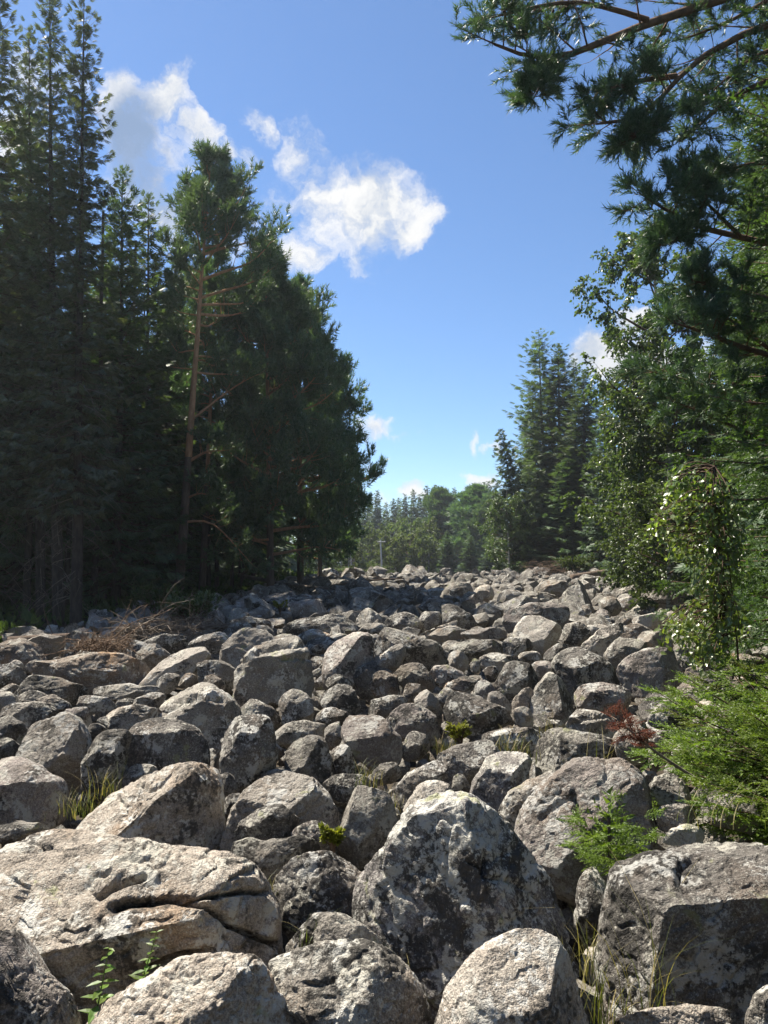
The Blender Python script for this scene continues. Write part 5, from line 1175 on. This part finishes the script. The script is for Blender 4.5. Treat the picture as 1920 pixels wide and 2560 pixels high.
P, D = ramify(limbs, rg, bw, 15, .17, .18, 6, .15, .25, .0, 4, spread=1.0)
V, F = inst(TUFT_MID, P, frames(D, rg, rg.uniform(0, 6.28, len(D))), .165 * rg.uniform(.75, 1.2, len(P)))
e = plant('pine_tree', [('trunk', tw.mesh('trunk', M['bark_pine'])), ('limbs', bw.mesh('limbs', M['limb_dark'])), ('crown', mesh_of('crown', V, F, M['near_pine']))], tuple(NP), 'near pine whose long boughs hang into the sky at the upper right', 'tree')
cv, cf = ico(1)
cone_me = mesh_of('pine_cone', cv * np.array((.018, .018, .026)), cf, M['cone'], True)
for i in rg.choice(len(P), 70, replace=False):
    obj('pine_cone', cone_me, e, P[i] + rg.normal(0, .03, 3), (rg.uniform(0, 3), rg.uniform(0, 3), 0))
dead_t = inst(TUFT_NEAR, P[[50, 400, 900]], frames(D[[50, 400, 900]], rg), .11)
obj('dead_tuft', mesh_of('dead_tuft', *dead_t, M['red']), e)

# --- bright fir at the right edge and its neighbour
fir = spruce_parts(11, 2.1, .5, 83, T=BOUGH_MID, spray=.44, gap=.37, nb=7, step=.26, droop=.45, top=.55, mat='fir', lush=1.0, r_trunk=.13)
plant('fir_tree', fir, (5.75, 9.0, gz(9) - .1), 'bright green fir whose boughs enter at the right edge', 'tree', 'near firs at the right edge', (0, 0, .4))
plant('fir_tree', fir, (6.6, 11.6, gz(11.6) - .1), 'second fir standing behind the bright fir at the right edge', 'tree', 'near firs at the right edge', (0, 0, 2.4), (1.0, 1.0, .98))

# --- the wood behind, too deep to tell its trees apart; unseen rows round the camera added to block sky light
def deep_wood():
    rg = np.random.RandomState(88); V, F, k = [], [], 0
    pos = [(x, y) for y in (58, 64, 71, 79) for x in np.arange(-70, edge(LX, y) - 5, 4.2)] + [(x, y) for y in (62, 70, 78) for x in np.arange(edge(RX, min(y, 60)) + 3, 75, 4.2)] + [(x, y) for y in (200, 212) for x in np.arange(-90, 90, 4.5)] + [(x, y) for y in (20, 30, 40) for x in np.arange(-46, -26, 4.5)] + [(x, y) for y in (-10, -15, -21) for x in np.arange(-30, 31, 3.8)] + [(x, y) for y in (-6, -1, 4, 9) for x in np.arange(-32, -15, 4.2)] + [(x, y) for y in (-6, -1.5) for x in np.arange(9, 30, 4.2)] + [(x, y) for y in (3, 7) for x in np.arange(8.5, 28, 4.2)] + [(x, y) for y in (88, 97, 110, 125, 140) for x in np.arange(-70, -.075 * y, 3.6)]
    for (x, y) in pos:
        x += rg.normal(0, 1); y += rg.normal(0, 1.5); h = rg.uniform(11, 15); r = rg.uniform(1.8, 2.6)
        m = 48
        t = rg.uniform(0, 1, m) ** 1.3; az = rg.uniform(0, 6.28, m); q = r * (1 - t) ** .8 + .15
        P = np.column_stack([x + np.cos(az) * q * .35, y + np.sin(az) * q * .35, gz(y) + .2 + t * h])
        D = np.column_stack([np.cos(az), np.sin(az), rg.normal(-.35, .2, m) + t * .5])
        v, f = inst(SPRAY, P, frames(D, rg, rg.normal(0, .6, m)), q * 1.3 + .7)
        V.append(v); F.append(f + k); k += len(v)
    tag(obj('deep_wood', mesh_of('deep_wood', np.concatenate(V), np.concatenate(F), M['spruce'])), 'dark mass of the wood behind the front trees, and unseen rows added round the camera', 'wood', None, 'stuff')
deep_wood()

# ------------------------------------------------------------------ young birch close on the right: single leaves
def young_birch():
    rg = np.random.RandomState(91)
    base = np.array((2.86, 6.3, float(gz(6.3)) - .1))
    poly = np.array([(1600, 1325), (1640, 1230), (1690, 1165), (1760, 1170), (1860, 1250), (1875, 1480), (1845, 1640), (1770, 1665), (1705, 1610), (1625, 1585), (1690, 1500), (1700, 1400)], float)
    def inside(p):
        x, y = p; r = False; j = len(poly) - 1
        for i in range(len(poly)):
            if (poly[i, 1] > y) != (poly[j, 1] > y) and x < (poly[j, 0] - poly[i, 0]) * (y - poly[i, 1]) / (poly[j, 1] - poly[i, 1]) + poly[i, 0]: r = not r
            j = i
        return r
    tw, bw = Wood(), Wood()
    top = at(1785, 1150, 6.3) - base
    tw.tube(smooth_path([(0, 0, -.2), (.03, 0, .8), (-.02, 0, 1.7), top]), .013, .004, 8)
    P, D = [], []
    n = 0
    while n < 230:
        q = np.array((rg.uniform(1590, 1880), rg.uniform(1160, 1670)))
        if not inside(q): continue
        n += 1
        y = rg.uniform(5.9, 6.7)
        end = at(q[0], q[1], y) - base
        s = np.clip((end[2] + rg.uniform(-.1, .35)) / top[2], .10, .98)
        o = np.array((top[0] * s, top[1] * s, top[2] * s))
        mid = .45 * o + .55 * end + np.array((0, 0, rg.uniform(.0, .10)))
        path = smooth_path([o, mid, end, end + np.array((rg.normal(0, .02), 0, -rg.uniform(.05, .16)))], 8)
        bw.tube(path, .006, .0015, 4)
        m = rg.randint(11, 17)
        ss = rg.uniform(.35, 1.0, m)
        pos = interp_path(path, ss)
        P.append(pos); D.append(rg.normal(0, .8, (m, 3)) + np.array((0, 0, -.6)))
    P, D = np.concatenate(P) + rg.normal(0, .022, (sum(map(len, P)), 3)), np.concatenate(D)
    Mx = frames(D, rg, rg.normal(0, .55, len(D)), up=(-.45, -.35, .75)); sc = .049 * rg.uniform(.75, 1.3, len(D))
    e = obj('young_birch', None, None, tuple(base)); tag(e, 'young birch with glittering single leaves above the spruce sapling', 'tree')
    obj('trunk', tw.mesh('trunk', M['limb_dark']), e)
    br = obj('branches', bw.mesh('branches', M['twig']), e)
    order = np.argsort(P[:, 1] - .4 * P[:, 2])
    me = mesh_of('leaf', *LEAF, M['birch_near'])
    for i in order[:300]:
        o = bpy.data.objects.new('leaf', me); coll.objects.link(o); o.parent = br
        o.matrix_local = Matrix.Translation(P[i]) @ Matrix((Mx[i] * sc[i]).tolist()).to_4x4()
    rest = order[300:]
    V, F = inst(LEAF, P[rest], Mx[rest], sc[rest])
    tag(obj('foliage', mesh_of('foliage', V, F, M['birch_near']), br), kind='stuff')
young_birch()

# ------------------------------------------------------------------ spruce saplings
sap = spruce_parts(1.55, 1.25, .12, 93, T=BOUGH_NEAR, spray=.22, gap=.10, nb=6, step=.105, droop=.05, top=.50, mat='sapling', bark='bark_spruce', r_trunk=.022)
plant('spruce_sapling', sap, (2.72, 5.25, gz(5.2) - .12), 'bushy bright green spruce sapling growing out of the stones on the right', 'tree', 'spruce saplings', (0, 0, .5), (.88, .88, .62))
plant('spruce_sapling', sap, (3.25, 6.1, gz(6) - .05), 'spruce sapling under the young birch, behind the bushy one', 'tree', 'spruce saplings', (0, 0, 2.2), (.8, .8, .55))
plant('spruce_sapling', sap, (2.75, 4.55, gz(4.5) + .02), 'low spruce sapling at the right edge above the massive dark block', 'tree', 'spruce saplings', (0, 0, 4.0), (.72, .72, .62))
seed = spruce_parts(.34, .22, .02, 94, T=BOUGH_NEAR, spray=.13, gap=.06, nb=5, step=.07, droop=-.1, top=.5, mat='sapling', r_trunk=.007)
p = at(1525, 2175, 4.15)
plant('spruce_seedling', seed, tuple(p), 'tiny spruce seedling in the gap left of the massive dark block', 'plant', None, None, (.85, .85, .8))

def sprig():
    rg = np.random.RandomState(95); w = Wood()
    y = 5.0
    main = smooth_path([at(1760, 1960, y), at(1660, 1895, y - .05), at(1600, 1850, y - .1), at(1545, 1800, y - .1)])
    o0 = main[0].copy(); main = main - o0
    w.tube(main, .012, .004, 5)
    P, D = [], []
    for s in np.linspace(.55, 1, 7):
        o = interp_path(main, s)
        for _ in range(4):
            d = rg.normal(0, .7, 3) + np.array((-.5, 0, .35)); d = nrm(d) * rg.uniform(.05, .10)
            w.tube([o, o + d * .6, o + d], .004, .002, 3)
            for q in (.4, .7, 1.0): P.append(o + d * q); D.append(d + rg.normal(0, .02, 3))
    P, D = np.array(P), np.array(D)
    V, F = inst(BOUGH_NEAR, P, frames(D, rg, rg.uniform(0, 6.28, len(D))), .07)
    plant('withered_branch', [('stem', w.mesh('stem', M['dead'])), ('needles', mesh_of('needles', V, F, M['red']))], tuple(o0), 'withered branch with red-brown needles sticking out of the spruce sapling', 'branch')
sprig()

# ------------------------------------------------------------------ dead wood
def log(name, pts, ys, r, label, mat='dead', twigs=0, r1=None, seed=0):
    rg = np.random.RandomState(100 + seed)
    P = np.array([at(u, v, y) for (u, v), y in zip(pts, ys)]); o = P[0].copy(); P = P - o
    w = Wood(); p = smooth_path(P, 10); w.tube(p, r, r1 or r * .6, 10)
    k = len(w.V[0]); sd = 10
    parts = [('stem', None)]
    V = np.concatenate([w.V[0], [p[0], p[-1]]]); F4 = w.F[0]
    caps = np.array([(k, (i + 1) % sd, i) for i in range(sd)] + [(k + 1, k - sd + i, k - sd + (i + 1) % sd) for i in range(sd)])
    parts = [('stem', mesh_of('stem', V, [F4, caps], M[mat], True))]
    if twigs:
        t = Wood()
        for _ in range(twigs):
            q = interp_path(p, rg.uniform(.1, 1)); d = nrm(rg.normal(size=3) * np.array((1, .6, .6)) + np.array((0, 0, .7))) * rg.uniform(.2, .8)
            t.tube([q, q + d * .5 + rg.normal(0, .03, 3), q + d], .014, .004, 4)
        parts.append(('twigs', t.mesh('twigs', M[mat])))
    plant(name, parts, tuple(o), label, 'log')
log('fallen_log', [(20, 1604), (120, 1597), (240, 1590)], (15.4, 15.6, 15.9), .10, 'fallen log with a cut end at the left edge of the forest floor', 'bark_low', 4, .09, 1)  # dark bark colour stands in for shade on this log
log('fallen_log', [(290, 1578), (460, 1570), (640, 1562)], (15.5, 15.8, 16.2), .085, 'long thin fallen trunk lying behind the dead brushwood pile', 'bark_low', 14, .05, 2)
log('fallen_log', [(1430, 1445), (1540, 1428), (1690, 1412)], (44, 45, 46), .22, 'long dark fallen log on the crest at the right', 'bark_low', 16, .2, 3)
log('fallen_log', [(600, 1438), (717, 1462), (890, 1478)], (33, 32, 30), .09, 'pale fallen trunk lying in the deep shade at the forest corner', 'dead', 22, .03, 4)
log('fallen_log', [(800, 1470), (900, 1452), (1010, 1446)], (35, 36, 37), .07, 'dark fallen branch on the stones below the utility pole', 'bark_low', 12, .03, 5)
def brush(name, c, half, n, label, seed, mat='brush', arc=0):
    rg = np.random.RandomState(seed); w = Wood(); c = np.array(c)
    for i in range(n):
        o = rg.uniform(-1, 1, 3) * np.array(half) * np.array((.8, .8, .5)); az = rg.uniform(0, 6.28)
        L = rg.uniform(.3, 1.0) * half[0] * .8
        d = np.array((math.cos(az), math.sin(az) * .6, rg.normal(.15, .35))); s = np.linspace(0, 1, 5)[:, None]
        p = o + nrm(d) * L * s + rg.normal(0, .03, (5, 3)) * s + np.array((0, 0, -.25)) * L * s ** 2
        w.tube(p, .011, .003, 3)
        for _ in range(5):
            q = interp_path(p, rg.uniform(.3, 1)); e = nrm(rg.normal(size=3) + np.array((0, 0, .2))) * rg.uniform(.08, .25)
            w.tube([q, q + e * .6 + rg.normal(0, .015, 3), q + e], .005, .002, 3)
    for i in range(arc):
        o = rg.uniform(-1, 1, 3) * np.array(half) * .6; L = rg.uniform(.5, 1.1)
        d = nrm(np.array((rg.uniform(-.4, 1.0), rg.normal(0, .3), rg.uniform(.5, 1.2)))); s = np.linspace(0, 1, 7)[:, None]
        p = o + d * L * s + np.array((.35, 0, -.25)) * L * s ** 2 + rg.normal(0, .02, (7, 3))
        w.tube(p, .011, .003, 4)
        for _ in range(7):
            q = interp_path(p, rg.uniform(.3, 1)); e = nrm(rg.normal(size=3)) * rg.uniform(.1, .35)
            w.tube([q, q + e * .6, q + e], .005, .002, 3)
    o = obj(name, w.mesh(name, M[mat]), None, tuple(c)); tag(o, label, 'brushwood')
brush('brushwood_pile', at(255, 1612, 11.6), (.42, .34, .17), 90, 'pile of dead brown brushwood lying on the rusty boulder', 110, arc=4)
brush('brushwood_pile', at(430, 1572, 15.0), (1.1, .5, .28), 110, 'low dark tangle of dead twigs below the leafy shrub', 111, 'dead', arc=3)
brush('brushwood_pile', at(1385, 1418, 50), (1.6, 1.0, .8), 120, 'brown brushwood heap on the crest below the larch', 112, 'brush', arc=6)

# ------------------------------------------------------------------ shrubs, herbs and grass
def shrub(c, r, h, n, leaf, label, seed, mat='bush', T=LEAF_LO, name='shrub', cat='bush', per=6):
    rg = np.random.RandomState(seed); w = Wood(); L = []
    for i in range(n):
        az = rg.uniform(0, 6.28); q = rg.uniform(.3, 1)
        L.append((np.array([(0, 0, 0), (math.cos(az) * r * q * .4, math.sin(az) * r * q * .4, h * .55), (math.cos(az) * r * q, math.sin(az) * r * q, h * rg.uniform(.6, 1))]), .012))
    P, D = ramify(L, rg, w, 5, .4, .3, 4, .16 * r / .6, .3, .1, per)
    D = D + rg.normal(0, .4, D.shape)
    V, F = inst(T, P, frames(D, rg, rg.normal(0, .5, len(D))), leaf * rg.uniform(.7, 1.3, len(P)))
    plant(name, [('stems', w.mesh('stems', M['twig'])), ('foliage', mesh_of('foliage', V, F, M[mat]))], tuple(c), label, cat)
shrub(at(470, 1572, 17.5), .62, .62, 14, .085, 'leafy shrub catching the sun at the foot of the orange-trunked pine', 120)
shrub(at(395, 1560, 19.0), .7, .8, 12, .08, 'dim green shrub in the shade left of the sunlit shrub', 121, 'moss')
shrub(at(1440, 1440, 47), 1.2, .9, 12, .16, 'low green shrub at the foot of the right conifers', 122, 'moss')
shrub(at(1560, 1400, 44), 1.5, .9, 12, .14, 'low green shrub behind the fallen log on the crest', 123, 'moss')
shrub(at(700, 1535, 21), .18, .34, 5, .05, 'small yellow-green plant standing in the shade beside the long shaded boulder', 124, 'yellow', name='herb', cat='plant')
shrub(at(1152, 1880, 6.9), .11, .21, 7, .028, 'yellow-green leafy plant between the stones in the middle of the field', 125, 'yellow', name='herb', cat='plant')
shrub(at(832, 2135, 4.5), .05, .13, 5, .028, 'yellow moss sprig beside the red-faced stone', 126, 'yellow', name='herb', cat='plant')
def grass(c, r, h, n, label, seed, dry=.4, wide=.0024):
    rg = np.random.RandomState(seed); e = obj('grass_tuft', None, None, tuple(c)); tag(e, label, 'grass', 'grass tufts among the stones')
    for key, k in (('grass', int(n * (1 - dry))), ('straw', int(n * dry))):
        V, F = [], []
        for i in range(k):
            az = rg.uniform(0, 6.28); o = np.array((rg.normal(0, r * .4), rg.normal(0, r * .4), -.06)); H = h * rg.uniform(.45, 1.1); b = rg.uniform(.2, .9)
            d = np.array((math.cos(az), math.sin(az), 0)); sd = np.array((-d[1], d[0], 0)) * wide * rg.uniform(.7, 1.3)
            m = 6; s = np.linspace(0, 1, m)
            p = o + d * (H * b * s ** 2)[:, None] + np.array((0, 0, 1.0)) * (H * (s - .35 * b * s ** 2.5))[:, None]
            wd = (1 - s ** 1.5)[:, None] + .05; k0 = len(V) * 2 * m
            V.append(np.concatenate([p + sd * wd, p - sd * wd])); j = np.arange(m - 1)
            F.append(np.stack([j, j + 1, j + 1 + m, j + m], 1) + k0)
        if V: obj('green_blades' if key == 'grass' else 'dry_blades', mesh_of('blades', np.concatenate(V), np.concatenate(F), M[key]), e)['kind'] = 'stuff'
for i, (u, v, y, r, h, n, dry, lab) in enumerate((
    (1512, 2540, 3.25, .20, .42, 46, .5, 'long grass with bent stalks left of the massive dark block'), (1620, 2520, 3.05, .15, .75, 16, .55, 'few tall thin grass stalks in front of the massive dark block'), (1440, 2400, 3.6, .12, .35, 26, .7, 'dry straw-coloured grass in the gap right of the white-crested pyramid'),
    (915, 1950, 6.0, .12, .26, 44, .4, 'tuft of green grass below the pale pink block'), (205, 2015, 5.4, .20, .20, 60, .35, 'grass tuft between the brown block and the tan wedge boulder'), (262, 1970, 5.6, .16, .30, 40, .4, 'grass tuft at the foot of the tall grey stone on the left'), (1280, 1880, 6.6, .25, .30, 70, .45, 'grass fringe left of the large saddle boulder'), (1120, 1870, 6.8, .2, .22, 60, .3, 'green grass round the yellow-green leafy plant'), (1375, 1850, 7.2, .15, .40, 30, .5, 'sparse grass in front of the low flat pale stone'), (1500, 1930, 6.2, .15, .5, 14, .6, 'thin stalks standing on the saddle boulder'),
    (672, 2240, 3.95, .07, .20, 14, .2, 'small grass sprout at the right end of the cracked slab'), (775, 2340, 3.45, .06, .20, 16, .1, 'green sprout on the small round stone'), (1020, 2410, 3.3, .05, .14, 8, .6, 'single dry stalk beside the white-crested pyramid'), (1800, 2030, 4.5, .3, .26, 26, .3, 'grass blades growing through the spruce sapling'), (965, 2000, 5.6, .15, .15, 50, .8, 'patch of dry grass left of the white-rimmed slab'))):
    grass(at(u, v, y), r, h, n, lab, 140 + i, dry)
def herb(foot, tip, y, label, seed, pairs=9, leaf=.05):
    rg = np.random.RandomState(seed); a = at(*foot, y); b = at(*tip, y + .05); w = Wood()
    p = smooth_path([np.zeros(3), (b - a) * .5 + rg.normal(0, .015, 3), b - a]); w.tube(p, .0035, .0015, 5)
    e = obj('herb', None, None, tuple(a)); tag(e, label, 'plant', 'nettle-like herbs among the stones'); obj('stem', w.mesh('stem', M['herb']), e)
    me = mesh_of('leaf', *LEAF, M['herb'])
    for i in range(pairs):
        s = .15 + .85 * i / (pairs - 1); az = i * 1.57 + rg.normal(0, .3); L = leaf * (1.15 - .65 * s) * rg.uniform(.8, 1.2)
        for sg in (0, math.pi):
            d = np.array([(math.cos(az + sg), math.sin(az + sg), rg.uniform(-.35, .3))])
            mx = frames(d, rg)[0] * L
            o = bpy.data.objects.new('leaf', me); coll.objects.link(o); o.parent = e
            o.matrix_local = Matrix.Translation(interp_path(p, s)) @ Matrix((mx * np.array((1.25, .8, 1))).tolist()).to_4x4()
herb((350, 2470), (392, 2330), 3.15, 'slender nettle-like herb right of its twin in front of the cracked slab', 160)
herb((235, 2560), (272, 2370), 3.05, 'nettle-like herb with larger leaves at the lower left', 161, leaf=.065)

# ------------------------------------------------------------------ utility poles
def pole(u, vtop, y, r, label, arm):
    b = at(u, 1400, y); b[2] = float(gz(y)) - .4; t = at(u - 3, vtop, y); h = t[2] - b[2]
    w = Wood(); w.tube([(0, 0, 0), (0, 0, h * .5), (t[0] - b[0], 0, h)], r, r * .75, 10)
    e = obj('utility_pole', None, None, tuple(b)); tag(e, label, 'pole', 'poles beyond the crest')
    obj('post', w.mesh('post', M['pole']), e)
    if arm:
        a = Wood(); a.tube([(-.55, -r, h - .25), (0, -r, h - .25), (.55, -r, h - .25)], .06, .06, 4); obj('crossarm', a.mesh('crossarm', M['pole']), e)
        for x in (-.48, 0, .48):
            i = Wood(); z = h - .2 if x else h; i.tube([(x, -r * (x != 0), z), (x, -r * (x != 0), z + .12), (x, -r * (x != 0), z + .24)], .05, .04, 6); obj('insulator', i.mesh('insulator', M['metal']), e)
pole(954, 1350, 104, .13, 'grey utility pole with a crossarm in front of the far birches', True)
pole(878, 1345, 112, .10, 'thin bare pole at the forest corner left of the utility pole', False)

# ------------------------------------------------------------------ undergrowth on the forest floor
def undergrowth():
    rg = np.random.RandomState(170); P = []
    n = 0
    while n < 3000:
        left = rg.uniform() < .6
        y = rg.uniform(13, 56)
        x = edge(LX, y) - rg.uniform(.2, 15) ** 1.0 if left else edge(RX, y) + .3 + rg.uniform(0, 9)
        if left and y < 16 and x > -9: continue
        P.append((x, y, float(gz(y)) - .22)); n += 1
    P = np.array(P); V, F = [], []; k = 0
    for j in range(5):
        D = rg.normal(0, .9, P.shape) + np.array((0, 0, 1.1))
        v, f = inst(SPRAY if j % 2 else LEAF_LO, P + rg.normal(0, .12, P.shape) + np.array((0, 0, .15)), frames(D, rg, rg.uniform(0, 6, len(P))), rg.uniform(.12, .42, len(P)))
        if f.shape[1] == 4: f = np.concatenate([f[:, [0, 1, 2]], f[:, [0, 2, 3]]])
        V.append(v); F.append(f + k); k += len(v)
    tag(obj('undergrowth', mesh_of('undergrowth', np.concatenate(V), np.concatenate(F), M['moss'])), 'low green undergrowth covering the forest floor on both sides', 'undergrowth', None, 'stuff')
undergrowth()

# ------------------------------------------------------------------ thin even haze: fades the far trees, added to stand in for lens flare
def haze():
    m = bpy.data.materials.new('haze'); m.use_nodes = True; t = NT(m.node_tree); t.t.nodes.clear()
    v = t.n('ShaderNodeVolumePrincipled', ins={'Color': (0.86, 0.92, 1.0, 1.0), 'Density': 0.00042, 'Anisotropy': 0.45})
    o = t.n('ShaderNodeOutputMaterial'); t.t.links.new(v.outputs[0], o.inputs['Volume'])
    x, y0, y1, z0, z1 = 5050.0, -60.0, 5050.0, -1.8, 24.0
    V = [(a, b, c) for a in (-x, x) for b in (y0, y1) for c in (z0, z1)]
    F = np.array([(0, 1, 3, 2), (4, 6, 7, 5), (0, 4, 5, 1), (2, 3, 7, 6), (0, 2, 6, 4), (1, 5, 7, 3)])
    tag(obj('haze', mesh_of('haze', V, F, m)), 'thin bluish haze over the stones and woods, added in place of lens flare', 'haze', None, 'stuff')
haze()
